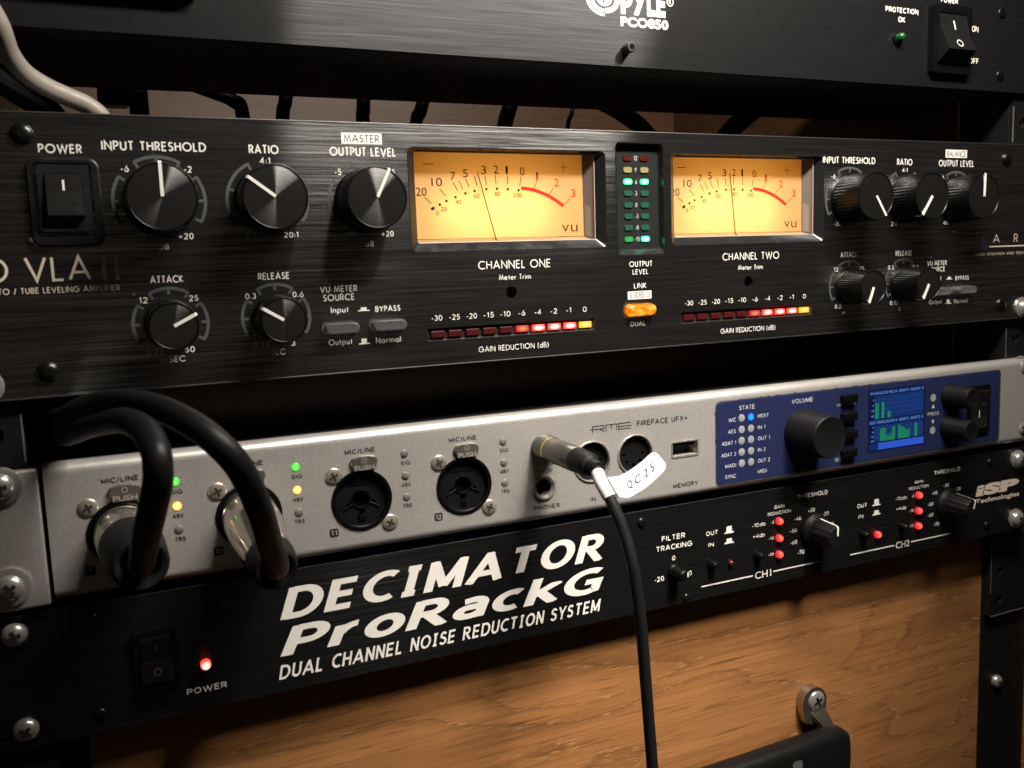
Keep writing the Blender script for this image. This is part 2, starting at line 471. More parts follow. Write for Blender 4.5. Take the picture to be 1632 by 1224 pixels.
# geometric stroke alphabet (round O, narrow E, pointed A), as on the compressor panel
def arc(cx, cy, rx, ry, a0, a1, n=14): return [(cx+rx*math.cos(R(a0+(a1-a0)*k/n)), cy+ry*math.sin(R(a0+(a1-a0)*k/n))) for k in range(n+1)]
GL = {
 'A': (.80, [[(0,0),(.40,1),(.80,0)], [(.16,.32),(.64,.32)]]),
 'B': (.50, [[(0,0),(0,1)], [(0,1),(.2,1)]+arc(.2,.76,.24,.24,90,-90)+[(0,.52)], [(.2,.52)]+arc(.22,.26,.28,.26,90,-90)+[(0,0)]]),
 'C': (.80, [arc(.5,.5,.5,.5,48,312,22)]),
 'D': (.72, [[(0,0),(0,1),(.22,1)]+arc(.22,.5,.5,.5,90,-90,18)+[(0,0)]]),
 'E': (.46, [[(.46,1),(0,1),(0,0),(.46,0)], [(0,.53),(.42,.53)]]),
 'F': (.44, [[(.44,1),(0,1),(0,0)], [(0,.52),(.40,.52)]]),
 'G': (.98, [arc(.5,.5,.5,.5,48,360,24)+[(.52,.5)]]),
 'H': (.62, [[(0,0),(0,1)], [(.62,0),(.62,1)], [(0,.53),(.62,.53)]]),
 'I': (.0, [[(0,0),(0,1)]]),
 'K': (.56, [[(0,0),(0,1)], [(.52,1),(.04,.52),(.56,0)]]),
 'L': (.40, [[(0,1),(0,0),(.40,0)]]),
 'M': (.92, [[(0,0),(.16,1),(.46,.12),(.76,1),(.92,0)]]),
 'N': (.70, [[(0,0),(0,1),(.70,0),(.70,1)]]),
 'O': (1.0, [arc(.5,.5,.5,.5,0,360,28)]),
 'P': (.48, [[(0,0),(0,1),(.2,1)]+arc(.2,.73,.28,.27,90,-90)+[(0,.46)]]),
 'R': (.50, [[(0,0),(0,1),(.2,1)]+arc(.2,.74,.27,.26,90,-90)+[(0,.48)], [(.20,.48),(.50,0)]]),
 'S': (.48, [arc(.25,.76,.20,.24,30,235,14)+arc(.24,.25,.23,.25,65,-150,16)]),
 'T': (.52, [[(0,1),(.52,1)], [(.26,1),(.26,0)]]),
 'U': (.60, [[(0,1)]+arc(.30,.30,.30,.30,180,360,14)+[(.60,1)]]),
 'V': (.76, [[(0,1),(.38,0),(.76,1)]]),
 'W': (1.12, [[(0,1),(.28,0),(.56,.95),(.84,0),(1.12,1)]]),
 'X': (.64, [[(0,0),(.62,1)], [(.64,0),(.02,1)]]),
 'Y': (.66, [[(0,1),(.33,.46),(.66,1)], [(.33,.46),(.33,0)]]),
 '0': (.54, [arc(.27,.5,.27,.5,0,360,24)]),
 '1': (.20, [[(0,.86),(.18,1),(.18,0)]]),
 '2': (.50, [arc(.25,.74,.24,.26,165,-20,12)+[(.02,0),(.52,0)]]),
 '3': (.46, [arc(.22,.76,.20,.24,150,-90,12), arc(.22,.26,.24,.26,90,-160,12)]),
 '4': (.56, [[(.40,0),(.40,1),(0,.26),(.56,.26)]]),
 '5': (.46, [[(.42,1),(.14,1),(.06,.56)]+arc(.20,.32,.26,.32,110,-140,14)]),
 '6': (.52, [[(.36,1),(.05,.44)]+arc(.26,.29,.26,.29,145,505,24)]),
 '7': (.48, [[(0,1),(.48,1),(.12,0)]]),
 '8': (.48, [arc(.24,.76,.19,.24,0,360,18), arc(.24,.26,.24,.26,0,360,20)]),
 '9': (.52, [arc(.26,.71,.26,.29,-35,325,24)+[(.16,0)]]),
 '-': (.26, [[(0,.38),(.26,.38)]]), '+': (.62, [[(0,.42),(.62,.42)], [(.31,.76),(.31,.08)]]),
 ':': (.0, [[(0,.10),(0,.22)], [(0,.52),(0,.64)]]), '.': (.0, [[(0,0),(0,.13)]]), '/': (.34, [[(0,-.1),(.34,1.05)]]),
 '(': (.18, [arc(.42,.42,.42,.68,125,235,10)]), ')': (.18, [arc(-.24,.42,.42,.68,55,-55,10)]),
 ' ': (.22, []), '%': (1.0, [arc(.24,.36,.24,.22,0,360,18), arc(.76,.36,.24,.22,0,360,18)]),
 'a': (.58, [arc(.29,.31,.29,.31,0,360,20), [(.58,.62),(.58,0)]]), 'd': (.58, [arc(.29,.31,.29,.31,0,360,20), [(.58,1.05),(.58,0)]]),
 'e': (.58, [[(.02,.31),(.58,.31)], arc(.29,.31,.29,.31,0,315,18)]), 'i': (.0, [[(0,0),(0,.62)], [(0,.80),(0,.93)]]),
 'l': (.0, [[(0,0),(0,1.05)]]), 'm': (.86, [[(0,0),(0,.62)], [(0,.40)]+arc(.215,.42,.2,.2,180,0,10)+[(.43,0)], [(.43,.42)]+arc(.645,.42,.2,.2,180,0,10)+[(.86,0)]]),
 'n': (.46, [[(0,0),(0,.62)], [(0,.38)]+arc(.23,.39,.23,.23,180,0,10)+[(.46,0)]]),
 'o': (.62, [arc(.31,.31,.31,.31,0,360,20)]), 'p': (.58, [arc(.29,.31,.29,.31,0,360,20), [(0,.62),(0,-.38)]]),
 'r': (.26, [[(0,0),(0,.62)], [(0,.36)]+arc(.24,.40,.23,.21,180,75,7)]), 't': (.26, [[(.13,.88),(.13,0)], [(0,.60),(.27,.60)]]),
 'u': (.46, [[(0,.62)]+arc(.23,.23,.23,.23,180,360,10)+[(.46,.62)], [(.46,.3),(.46,0)]]),
}
def ribbon(mb, pts, w, y, closed=False):
    """mitred flat stroke through 2D points"""
    mb.closed = False
    P = []
    for p in pts:
        if not P or (Vector(p)-P[-1]).length > 1e-5: P.append(Vector(p))
    n = len(P)
    if n > 2 and (P[0]-P[-1]).length < 1e-6: P.pop(); n -= 1; closed = True
    vs = []
    for i in range(n):
        a = P[(i-1) % n] if (closed or i > 0) else None
        b = P[(i+1) % n] if (closed or i < n-1) else None
        d1 = (P[i]-a).normalized() if a is not None else (b-P[i]).normalized()
        d2 = (b-P[i]).normalized() if b is not None else d1
        n1 = Vector((-d1.y, d1.x)); n2 = Vector((-d2.y, d2.x))
        m = n1+n2
        if m.length < 1e-4: m = n1
        m.normalize(); k = min(1/max(m.dot(n1), .25), 2.6)
        vs += [(P[i].x+m.x*w/2*k, y, P[i].y+m.y*w/2*k), (P[i].x-m.x*w/2*k, y, P[i].y-m.y*w/2*k)]
    rng = range(n) if closed else range(n-1)
    mb.add(vs, [(2*i, 2*i+1, 2*((i+1) % n)+1, 2*((i+1) % n)) for i in rng])
def sf(mb, s, x0, x1, zb, zt, y=-.06, w=.13, gap=.17, gl=None):
    """stroke lettering fitted between x0..x1 (w: stroke weight as a share of the capital height)"""
    gl = gl or GL
    h = zt-zb; tot = 0
    for i, ch in enumerate(s): tot += gl[ch][0]+(gap+w if i < len(s)-1 else 0)
    kx = (x1-x0-w*h)/max(tot,1e-6) if tot > 0.05 else h
    x = x0+w*h/2; j = 0
    for ch in s:
        gw, strokes = gl[ch]
        for st in strokes:
            ribbon(mb, [(x+px_*kx, zb+w*h/2+pz*(h-w*h)) for px_, pz in st], w*h, y-.008*(j % 5)); j += 1
        x += (gw+gap+w)*kx
    return mb
# heavy wide italic alphabet of the noise gate's title (flat cut ends, barred I)
def box_o(w, h, x0=0.0, z0=0.0, a0=0, a1=360, n=32, e=.82):
    pts = []
    for k in range(n+1):
        a = R(a0+(a1-a0)*k/n); c, s_ = math.cos(a), math.sin(a)
        pts.append((x0+w/2+w/2*math.copysign(abs(c)**e, c), z0+h/2+h/2*math.copysign(abs(s_)**e, s_)))
    return pts
HV = {
 'D': (.74, [[(0,-.1),(0,1.1)], [(0,1),(.30,1)]+arc(.30,.5,.44,.5,90,-90,18)+[(0,0)]], 1),
 'E': (.56, [[(.56,1),(0,1),(0,0),(.56,0)], [(0,.51),(.52,.51)]], 0),
 'C': (.64, [arc(.46,.5,.46,.5,56,304,24)], 0),
 'I': (.38, [[(0,1),(.38,1)], [(0,0),(.38,0)], [(.19,1),(.19,0)]], 0),
 'M': (.86, [[(0,-.1),(0,1.1)], [(.86,-.1),(.86,1.1)], [(-.02,1.12),(.43,.06)], [(.88,1.12),(.43,.06)]], 1),
 'A': (.82, [[(-.04,-.1),(.44,1.1)], [(.86,-.1),(.38,1.1)], [(.14,.27),(.68,.27)]], 1),
 'T': (.66, [[(0,1),(.66,1)], [(.33,1),(.33,0)]], 0),
 'O': (.84, [arc(.42,.5,.42,.5,0,360,32)], 0),
 'R': (.66, [[(0,-.1),(0,1.1)], [(0,1),(.30,1)]+arc(.30,.745,.25,.255,90,-90,12)+[(0,.49)], [(.24,.49),(.70,-.12)]], 1),
 'P': (.58, [[(0,-.1),(0,1.1)], [(0,1),(.30,1)]+arc(.30,.715,.27,.285,90,-90,12)+[(0,.43)]], 1),
 'G': (.74, [arc(.46,.5,.46,.5,58,300,24)[:]+[(.74,.08),(.74,.47),(.42,.47)]], 0),
 'U': (.62, [[(0,1.1),(0,.30)]+arc(.31,.30,.31,.30,180,360,16)+[(.62,1.1)]], 1),
 'L': (.48, [[(0,1.1),(0,0),(.50,0)]], 1),
 'H': (.64, [[(0,-.1),(0,1.1)], [(.64,-.1),(.64,1.1)], [(0,.52),(.64,.52)]], 1),
 'N': (.64, [[(0,-.1),(0,1.1)], [(.64,-.1),(.64,1.1)], [(-.04,1.12),(.68,-.12)]], 1),
 'S': (.52, [arc(.27,.755,.23,.245,20,215,12)+[(.34,.52)]+arc(.26,.255,.27,.255,55,-160,14)], 0),
 'Y': (.66, [[(-.05,1.12),(.35,.40)], [(.71,1.12),(.31,.40)], [(.33,.46),(.33,-.1)]], 1),
 'r': (.34, [[(0,-.1),(0,.74)], [(0,.40)]+arc(.34,.36,.30,.36,165,88,7)], 2),
 'o': (.60, [arc(.30,.36,.30,.36,0,360,28)], 0),
 'a': (.54, [[(.05,.68)]+arc(.27,.50,.25,.22,100,0,9)+[(.52,-.1)], [(.52,.40),(.22,.40)]+arc(.22,.20,.22,.20,90,270,12)+[(.34,.01),(.50,.12)]], 2),
 'c': (.48, [arc(.32,.36,.32,.36,58,302,22)], 0),
 'k': (.56, [[(0,-.1),(0,1.1)], [(.60,.82),(.04,.32)], [(.20,.42),(.62,-.12)]], 3),
 ' ': (.26, [], 0),
}
def hv(mb, s, x0, x1, zb, zt, y=-.06, wv=.22, wh=.16, gap=.12, shear=.27):
    """fitted heavy lettering: vertical stems wv, horizontals wh (shares of the capital height)"""
    mb.closed = False
    q = MB(); x = 0.0; j = 0; ar = wv/wh
    for ch in s:
        gw, strokes, clip = HV[ch]
        for st in strokes:
            g = MB(); top = 1-wh
            ribbon(g, [(px_*(1-0)/ar, wh/2+pz*top) for px_, pz in st], wh, y-.008*(j % 5)); j += 1
            bm = bmesh.new(); vv = [bm.verts.new(v) for v in g.v]
            for f in g.f: bm.faces.new([vv[i] for i in f])
            if clip:
                bmesh.ops.bisect_plane(bm, geom=bm.verts[:]+bm.edges[:]+bm.faces[:], plane_co=(0,0,0), plane_no=(0,0,-1), clear_outer=True)
                hi = {1:1.0, 2:.78, 3:1.0}[clip]
                if clip == 3 and st[0][0] > .1: hi = .74
                bmesh.ops.bisect_plane(bm, geom=bm.verts[:]+bm.edges[:]+bm.faces[:], plane_co=(0,0,hi), plane_no=(0,0,1), clear_outer=True)
            bm.verts.index_update()
            q.add([(x+(v.co.x+wh/2)*ar, v.co.y, v.co.z) for v in bm.verts], [[v.index for v in f.verts] for f in bm.faces]); bm.free()
        x += gw+wv+gap
    vs = [(v[0]+shear*v[2], v[1], v[2]) for v in q.v]
    a = min(v[0] for v in vs); b = max(v[0] for v in vs); k = (x1-x0)/(b-a)
    mb.add([(x0+(v[0]-a)*k, v[1], zb+v[2]*(zt-zb)) for v in vs], q.f)
    return mb
def part_sf(parent, name, mat, items, **kw):
    mb = MB()
    for it in items: sf(mb, *it, **kw)
    return mb.build(name, mat, parent)
GA = dict(GL)
GA.update({
 'O': (.74, [box_o(.74,1,e=.9)]), 'C': (.66, [arc(.44,.5,.44,.5,52,308,22)]), 'G': (.72, [arc(.44,.5,.44,.5,52,330,22)+[(.80,.46),(.46,.46)]]),
 'E': (.54, [[(.54,1),(0,1),(0,0),(.54,0)], [(0,.53),(.50,.53)]]), 'F': (.50, [[(.50,1),(0,1),(0,0)], [(0,.52),(.46,.52)]]),
 'R': (.60, [[(0,0),(0,1),(.30,1)]+arc(.32,.74,.25,.26,90,-90)+[(0,.48)], [(.30,.48),(.60,0)]]), 'P': (.56, [[(0,0),(0,1),(.28,1)]+arc(.28,.73,.28,.27,90,-90)+[(0,.46)]]),
 'S': (.56, [arc(.29,.76,.25,.24,25,225,14)+arc(.27,.25,.27,.25,62,-155,16)]), 'M': (.78, [[(0,0),(0,1)], [(0,.97),(.39,.08),(.78,.97)], [(.78,1),(.78,0)]]),
 'L': (.46, [[(0,1),(0,0),(.46,0)]]), 'T': (.60, [[(0,1),(.60,1)], [(.30,1),(.30,0)]]), 'D': (.64, [[(0,0),(0,1),(.22,1)]+arc(.22,.5,.42,.5,90,-90,18)+[(0,0)]]),
 'A': (.72, [[(0,0),(.36,1),(.72,0)], [(.14,.32),(.58,.32)]]), 'b': (.54, [arc(.27,.33,.27,.33,0,360,20), [(0,1.05),(0,0)]]), 'd': (.54, [arc(.27,.33,.27,.33,0,360,20), [(.54,1.05),(.54,0)]]),
 'X': (.62, [[(0,0),(.60,1)], [(.62,0),(.02,1)]]), 'V': (.68, [[(0,1),(.34,0),(.68,1)]]), 'B': (.56, [[(0,0),(0,1)], [(0,1),(.26,1)]+arc(.26,.76,.26,.24,90,-90)+[(0,.52)], [(.26,.52)]+arc(.28,.26,.28,.26,90,-90)+[(0,0)]]),
})
def part_bf(parent, name, mat, items, y=-.06, bold=.012):
    """small grotesque captions"""
    mb = MB()
    for s_, x0, x1, zb, zt in items: sf(mb, s_, x0, x1, zb, zt, y=y, w=.135+bold*3.2, gap=.14, gl=GA)
    return mb.build(name, mat, parent)
def smooth_path(pts, n=14):
    """Catmull-Rom through 3D points"""
    P = [Vector(p) for p in pts]; P = [2*P[0]-P[1]]+P+[2*P[-1]-P[-2]]
    out = []
    for i in range(1, len(P)-2):
        for k in range(n):
            t = k/n; a, b, c, d = P[i-1:i+3]
            out.append(.5*((2*b)+(c-a)*t+(2*a-5*b+4*c-d)*t*t+(3*b-a-3*c+d)*t**3))
    out.append(P[-2]); return out

def dome(cx, cz, r, h, y=0.0, base=.3, seg=28):
    """round head standing on the plane y, bulging towards the viewer"""
    pr = [(y, r), (y-base, r)]
    for k in range(1, 7):
        a = R(90*k/6.4); pr.append((y-base-h*math.sin(a), r*math.cos(a)))
    return MB().lathe(cx, cz, pr, seg)
def cross_mesh(cx, cz, y, L, w, ang, dep=.5):
    mb = MB(); c, s = math.cos(R(ang)), math.sin(R(ang))
    out = [(-L,-w),(-w,-w),(-w,-L),(w,-L),(w,-w),(L,-w),(L,w),(w,w),(w,L),(-w,L),(-w,w),(-L,w)]
    return plate([[(cx+px_*c-pz*s, cz+px_*s+pz*c) for px_, pz in out]], y-.06, y+dep)
def hexhole(cx, cz, y, r, a0=12): return sheet([[(cx+r*math.cos(R(a0+60*k)), cz+r*math.sin(R(a0+60*k))) for k in range(6)]], y)

# ================================================================== THE RACK
XL, XR = -45.7, 405.7           # inner edges of the two rails
HZ = []
z = 168.0
for k in range(40):
    HZ.append(z); z -= (15.875, 15.875, 12.7)[k % 3]
HOLE_L = [h for h in HZ if -170 < h < 170]
def rail(xin, sgn, label, zlo):
    t = thing('rack_rail', label, 'rack rail', (xin+sgn*7, 3, zlo), 'black rack rails either side of the equipment')
    x0, x1 = sorted((xin, xin+sgn*17))
    xh = xin+sgn*7.9
    holes = [circ(xh, h, 2.5, 20) for h in (-10.8, -25.5, -58, -74.6, -106.9, 5.6, 80.5, 99, 119.5, 151)]
    plate([rrect(x0, x1, zlo, 175, .4, 2)]+holes, 3, 5).build('front_flange', BLACK_RAIL, t)
    f = MB().box(*sorted((xin, xin+sgn*2)), 5.01, 34, zlo, 175, .3); f.build('side_flange', BLACK_RAIL, t)
    # paint rubbed off the arris
    for z0, z1, w in ((-20,-4.5,.6),(89.5,107,1.0)):
        MB().box(*sorted((xin+sgn*.05, xin+sgn*w)), 2.93, 3.4, z0, z1, .05).build('worn_edge', BRIGHT_EDGE, t)
    h = MB()
    for zz in (-10.8, 99, 119.5): h.lathe(xh, zz, [(5.2,2.5),(5.6,1.9),(9,1.9)], 20, cap1=True)
    h.build('thread_insert', DARK_SCREW, t, smooth=40)
    return t
rail(XL, -1, 'black steel rack rail up the left side of the equipment', -300)
rail(XR, 1, 'black steel rack rail up the right side with a scuffed edge', -118)
# lower right bracket and stile
t = thing('rail_bracket', 'black bracket with two holes below the right end of the noise gate', 'bracket', (413,7.5,-165))
plate([rrect(XR, XR+30, -163, -118.2, .5, 2), circ(413.3,-138.2,2.4,20), circ(413.3,-154.2,2.4,20)], 7.5, 9.5).build('plate', BLACK_RAIL, t)
MB().box(XR, XR+2, 9.55, 14.6, -163, -118.2, .3).build('side_flange', BLACK_RAIL, t)
h = MB()
for zz in (-138.2,-154.2): h.lathe(413.3, zz, [(9.6,2.4),(10,1.8),(13,1.8)], 20)
h.build('thread_insert', DARK_SCREW, t, smooth=40)
MB().box(XR+.05, XR+.6, 7.42, 7.9, -150, -120, .05).build('worn_edge', BRIGHT_EDGE, t)
MB().box(XR+1, XR+27, 7.3, 7.6, -163.3, -162.7, .05).build('worn_edge', BRIGHT_EDGE, t)

cab = thing('rack_cabinet', 'oak rack cabinet with black painted stiles and a plain wooden back', 'cabinet', (180,300,-330))
MB().box(XR-.4, 441, 11, 36, -330, -118.5, .5).build('stile', BLACK_RAIL, cab)
MB().box(XR+.4, 441, 36.2, 299, -330, 330, .5).build('side_panel', OAK_SHADED, cab)
MB().box(441.2, 462, 8, 330, -330, 180, 1).build('side_panel', OAK, cab)
MB().box(-90, -47.9, 36.2, 299, -330, 330, .5).build('side_panel', OAK_SHADED, cab)
MB().box(-47.6, -37.2, 14, 36, -330, -114, .4).build('stile', BLACK_RAIL, cab)
MB().box(-120, 462, 300, 312, -330, 330, .5).build('back_panel', OAK_SHADED, cab)

# drawer front with a strap handle
dr = thing('wooden_drawer', 'oak drawer front below the noise gate, with a black strap handle', 'drawer', (180,12,-330))
MB().box(-37, XR-.8, 12, 30, -330, -114.5, .6).build('front_board', OAK, dr)
hd = MB()
gp = []
for x, y_, zc in ((300.2,4.5,-211.5),(298.5,3.2,-210),(294,1.5,-209),(285,0,-208.6),(262,-1.5,-208.4),(230,-2.5,-208.4),(190,-3,-208.6),(120,-2,-209),(80,0,-209)):
    gp.append((x, y_, zc))
vs = []; hx = (4,10.5,13.5,15.4,16,16,16,16,15); 
for (x, y_, zc), hh in zip(gp, hx):
    d = 6.0 if hh > 12 else 3.6
    for k in range(20):
        a = 2*math.pi*k/20; c, s_ = math.cos(a), math.sin(a)
        vs.append((x, y_+d*math.copysign(abs(c)**.5, c), zc+hh*math.copysign(abs(s_)**.45, s_)))
n = len(gp)
hd.add(vs, [(i*20+k, i*20+(k+1) % 20, (i+1)*20+(k+1) % 20, (i+1)*20+k) for i in range(n-1) for k in range(20)]+[tuple(range(20)), tuple((n-1)*20+k for k in range(20))])
handle = hd.build('handle', flat('worn_black_vinyl', (.0045,.0045,.0045), .45, spec=.2), dr, smooth=50)
cap = MB()
# end cap: oval eyelet on the board, tongue bending into the grip
ol = [(282.3+7.6*math.cos(R(a)), -182.6+8.2*math.sin(R(a))) for a in range(-10, 200, 10)]+[(276.5,-191.5),(283,-194),(289.2,-190)]
m = plate([ol], 7.0, 11.9); cap.add(m.v, m.f)
tp = smooth_path([(283.5,7.6,-186.5),(285.6,4.8,-190.2),(287.6,2.8,-194.5),(289.4,1.6,-199)], 8)
tv = []
for i, p in enumerate(tp):
    w = 5.4-2.6*i/(len(tp)-1)
    for dx, dy in ((-w,1.5),(-w*.7,-.7),(0,-1.5),(w*.7,-.7),(w,1.5)): tv.append((p.x+dx, p.y+dy, p.z+dx*.25))
cap.add(tv, [(i*5+k, i*5+(k+1) % 5, (i+1)*5+(k+1) % 5, (i+1)*5+k) for i in range(len(tp)-1) for k in range(5)]+[(0,1,2,3,4), tuple(len(tv)-5+k for k in range(5))])
ec = cap.build('end_cap', flat('aged_nickel', (.42,.365,.285), .2, .93), handle, smooth=45)
dome(283.2,-181.4,4.9,1.5,7.0,.2).build('screw', STEEL, handle, smooth=50)
cross_mesh(283.2,-181.4,5.34,2.5,.62,25).build('screw_recess', HOLE, handle)
sheet([rrect(255.5,261.5,-203.6,-198.8,1.6,4)], -7.75).build('worn_patch', LABEL_GREY, handle)

# ================================================================== rack screws
def rack_screw(x, z, y, label, r=3.9, h=2.4, washer=0.0, ang=20, group='steel screws holding the equipment to the rails'):
    t = thing('rack_screw', label, 'screw', (x, y, z), group)
    yy = y
    if washer:
        MB().lathe(x, z, [(y,washer),(y-.9,washer),(y-1.1,washer-.4),(y-1.1,r-.6)], 36, cap1=True).build('washer', STEEL, t, smooth=40); yy = y-1.1
    dome(x, z, r, h, yy, .5).build('head', STEEL, t, smooth=60)
    cross_mesh(x, z, yy-.5-h*.985, r*.50, r*.15, ang, 1.0).build('recess', flat('recess_grey', (.035,.03,.027), .5, .4), t)
    return t
for x, z, y, lab, r, h, w, a in [
    (-53.0,-25.8,-3,'shiny pan head screw at the top of the silver interface\'s left ear',4.0,2.2,6.0,10),
    (-53.4,-58.0,-3,'shiny pan head screw at the bottom of the silver interface\'s left ear',4.0,2.2,6.2,35),
    (-54.1,-74.6,0,'shiny screw on the black noise gate\'s left end, upper of two',3.9,2.5,0,15),
    (-53.8,-106.7,0,'shiny screw on the black noise gate\'s left end, lower of two',3.9,2.5,0,50),
    (-54.6,5.0,0,'shiny screw at the bottom left corner of the black compressor',3.9,2.4,5.4,0),
    (413.3,5.6,0,'shiny screw at the bottom right corner of the black compressor',3.9,2.4,5.2,30),
    (413.0,-25.6,0,'shiny screw at the top of the silver interface\'s right ear',4.2,2.6,6.0,25),
    (413.2,-58.0,0,'shiny screw at the bottom of the silver interface\'s right ear',4.2,2.6,6.0,40),
    (413.4,-74.6,0,'shiny screw above the logo corner on the noise gate\'s right end',4.2,2.6,5.0,15),
    (413.4,-106.8,0,'shiny screw below the logo on the noise gate\'s right end',4.2,2.6,5.2,45)]:
    rack_screw(x, z, y, lab, r, h, w, a)
rack_screw(416.9,-203.6,11,'shiny screw alone on the black stile beside the oak drawer',3.6,3.0,0,60,'steel screws holding the equipment to the rails')

# ================================================================== POWER CONDITIONER (top unit)
pc = thing('power_supply', 'black brushed power supply unit with rocker switch, topmost in the rack', 'power supply', (180,0,113))
m = plate([rrect(-61.3,421.3,112.9,157.2,.8,3)], 0, 3)
m.build('faceplate', BLACK_ALU_FINE, pc)
MB().box(-42,402,3.05,95,114.2,156,.6).build('chassis', BLACK_BOX, pc)
MB().box(-58,16.2,-4.5,-.05,124.3,156.5,.8).build('cover_block', BLACK_PLASTIC, pc)
lg = MB()
for nm, x0, x1 in (('p',175.4,180.8),('y',181.0,187.4)):
    vs, fs = font_mesh(nm, .055); lo = min(v[1] for v in vs); hi = max(v[1] for v in vs); fit(lg, vs, fs, x0, x1, 132.8, 142.0, -.06, lo, hi)
for nm, x0, x1 in (('L',187.5,191.4),('E',191.9,196.2)): bf(lg, nm, x0, x1, 132.8, 143.0, bold=.055)
# spiral emblem beside the word
def crescent(cx, cz, ro, ri, a0, a1, off, n=24):
    o = [(cx+ro*math.cos(R(a0+(a1-a0)*k/n)), cz+ro*.80*math.sin(R(a0+(a1-a0)*k/n))) for k in range(n+1)]
    i = [(cx+off+ri*math.cos(R(a0+(a1-a0)*k/n)), cz+ri*.80*math.sin(R(a0+(a1-a0)*k/n))) for k in range(n+1)]
    return o+i[::-1]
for ol in (crescent(168,137.8,8.1,6.7,120,270,0), crescent(168,137.8,6.2,4.6,170,270,0), crescent(168.4,137.8,6.6,4.2,-90,60,0)):
    m = sheet([ol], -.06); lg.add(m.v, m.f)
m = sheet([circ(168,137.9,3.5,30,2.8), rrect(167.3,168.0,136.2,139,.1,2), circ(168.7,138.3,.7,16,.7)], -.06); lg.add(m.v, m.f)
m = sheet([circ(198.5,139.1,1.65,28), circ(198.5,139.1,1.35,28)], -.06); lg.add(m.v, m.f)
bf(lg, 'R', 197.9, 199.2, 138.3, 139.9, bold=.02)
bf(lg, 'PCO850', 175.2, 197.5, 128.2, 131.9, bold=.045, space=1.05)
lg.closed = False
lg.build('logo', INK_WHITE, pc)
part_bf(pc, 'caption', INK_WHITE, [('PROTECTION',315.2,335.6,144.8,147.2),('OK',323.1,327.5,140.7,143.2)], bold=.022)
part_bf(pc, 'caption', INK_WHITE, [('POWER',350.1,361.3,151.7,154.2)], bold=.022)
part_bf(pc, 'caption', INK_WHITE, [('ON',371.2,375.6,139.9,142.6),('OFF',370.0,376.3,125.0,127.7)], bold=.012)
dome(322.6,133.6,1.9,1.9,-.9,1.6).build('lamp', G_OFFGREEN, pc, smooth=60)
MB().lathe(322.6,133.6,[(0,3),(-.9,3),(-1.1,2.6),(-1.1,2.0)],30,cap1=True).build('lamp_bezel', BLACK_PLASTIC, pc, smooth=40)
hs = MB().lathe(177.6,119.6,[(0,2.1),(-4.0,2.1),(-4.3,1.8)],28); hs.build('socket_screw', flat('grey_socket_screw', (.13,.13,.125), .35, .8), pc, smooth=40)
hexhole(177.6,119.6,-4.34,1.3).build('socket_screw_hole', HOLE, pc)
for zz in (120.6,150):
    sc = dome(391.6,zz,2.6,.8,0,.2).build('panel_screw', DARK_SCREW, pc, smooth=50)
# rocker switch standing proud of the panel
sw = plate([rrect(342.0,367.4,119.0,149.8,1.0,4), rrect(345.3,363.8,122.6,146.2,.4,2)], -3.2, 0).build('power_switch', BLACK_PLASTIC, pc)
rk = MB()
prof = [(-2.6,146.0),(-3.3,145.4),(-4.2,141),(-5.4,136.8),(-7.2,132.4),(-9.2,128.6),(-2.6,123.4),(-.2,123.4),(-.2,146.0)]
rk.add([(345.6,y_,z_) for y_, z_ in prof]+[(363.5,y_,z_) for y_, z_ in prof], [tuple(range(9)), tuple(range(9,18))]+[(k,(k+1) % 9,9+(k+1) % 9,9+k) for k in range(9)])
rk.build('rocker', SWITCH_PLASTIC, sw)
mk = MB(); mk.closed = False
def on_rocker(zz):   # depth of the rocker's face at a height
    P = prof[1:6]
    for (ya, za), (yb, zb) in zip(P, P[1:]):
        if zb <= zz <= za: return ya+(yb-ya)*(za-zz)/(za-zb)-.08
    return -3
mk.quad((353.8,on_rocker(142.6),142.6),(354.6,on_rocker(142.6),142.6),(354.6,on_rocker(138.4),138.4),(353.8,on_rocker(138.4),138.4))
ring = circ(354.3,131.7,1.9,28,1.7); ri = circ(354.3,131.7,1.5,28,1.3)
mk.loft([(x,on_rocker(z_),z_) for x, z_ in ring], [(x,on_rocker(z_),z_) for x, z_ in ri])
mk.build('switch_marking', INK_WHITE, sw)

# ================================================================== COMPRESSOR (two meters)
cp = thing('compressor', 'black two channel audio compressor with two amber needle meters', 'compressor', (180,0,0))
D, D2 = 294.4, 112.8
VUO = (84.6,166.8,42.0,80.0); VUI = (88.0,163.6,45.4,79.0)
LMO = (171.3,194.3,38.6,83.6); LMI = (173.6,193.2,41.2,82.6)
BAR = (89.2,160.2,9.4,14.2)
holes = []
for k in (0,1):
    holes.append(rrect(VUO[0]+k*D2, VUO[1]+k*D2, VUO[2], VUO[3], 2.4))
    holes.append(rrect(BAR[0]+k*D2, BAR[1]+k*D2, BAR[2], BAR[3], .3, 2))
    holes.append(circ(123.9+k*113.3, 26.2-k*.3, 2.3, 28))
holes.append(rrect(*LMO, 2.0))
m = plate([rrect(-61.3,421.3,0,88.0,.9,3)]+holes, 0, 3.2)
m.build('faceplate', BLACK_ALU, cp)
lipp = MB().box(-61,421,-.12,.9,-.02,.62,.25); lipp.box(-61,421,-.12,.9,87.4,88.02,.25)
lipp.build('faceplate_edge', flat('dark_grey_edge', (.055,.055,.054), .4, .6), cp)
MB().box(-42,402,16,125,1,86.5,.6).build('chassis', BLACK_BOX, cp)
for (x, z_) in ((-37.4,81.2),(-37.0,8.2),(398.2,80.4),(397.0,8.0)):
    s_ = dome(x, z_, 3.3, 1.7, 0, .3).build('panel_screw', DARK_SCREW, cp, smooth=55)
    hexhole(x, z_, -1.99, 1.3).build('screw_hole', HOLE, s_)

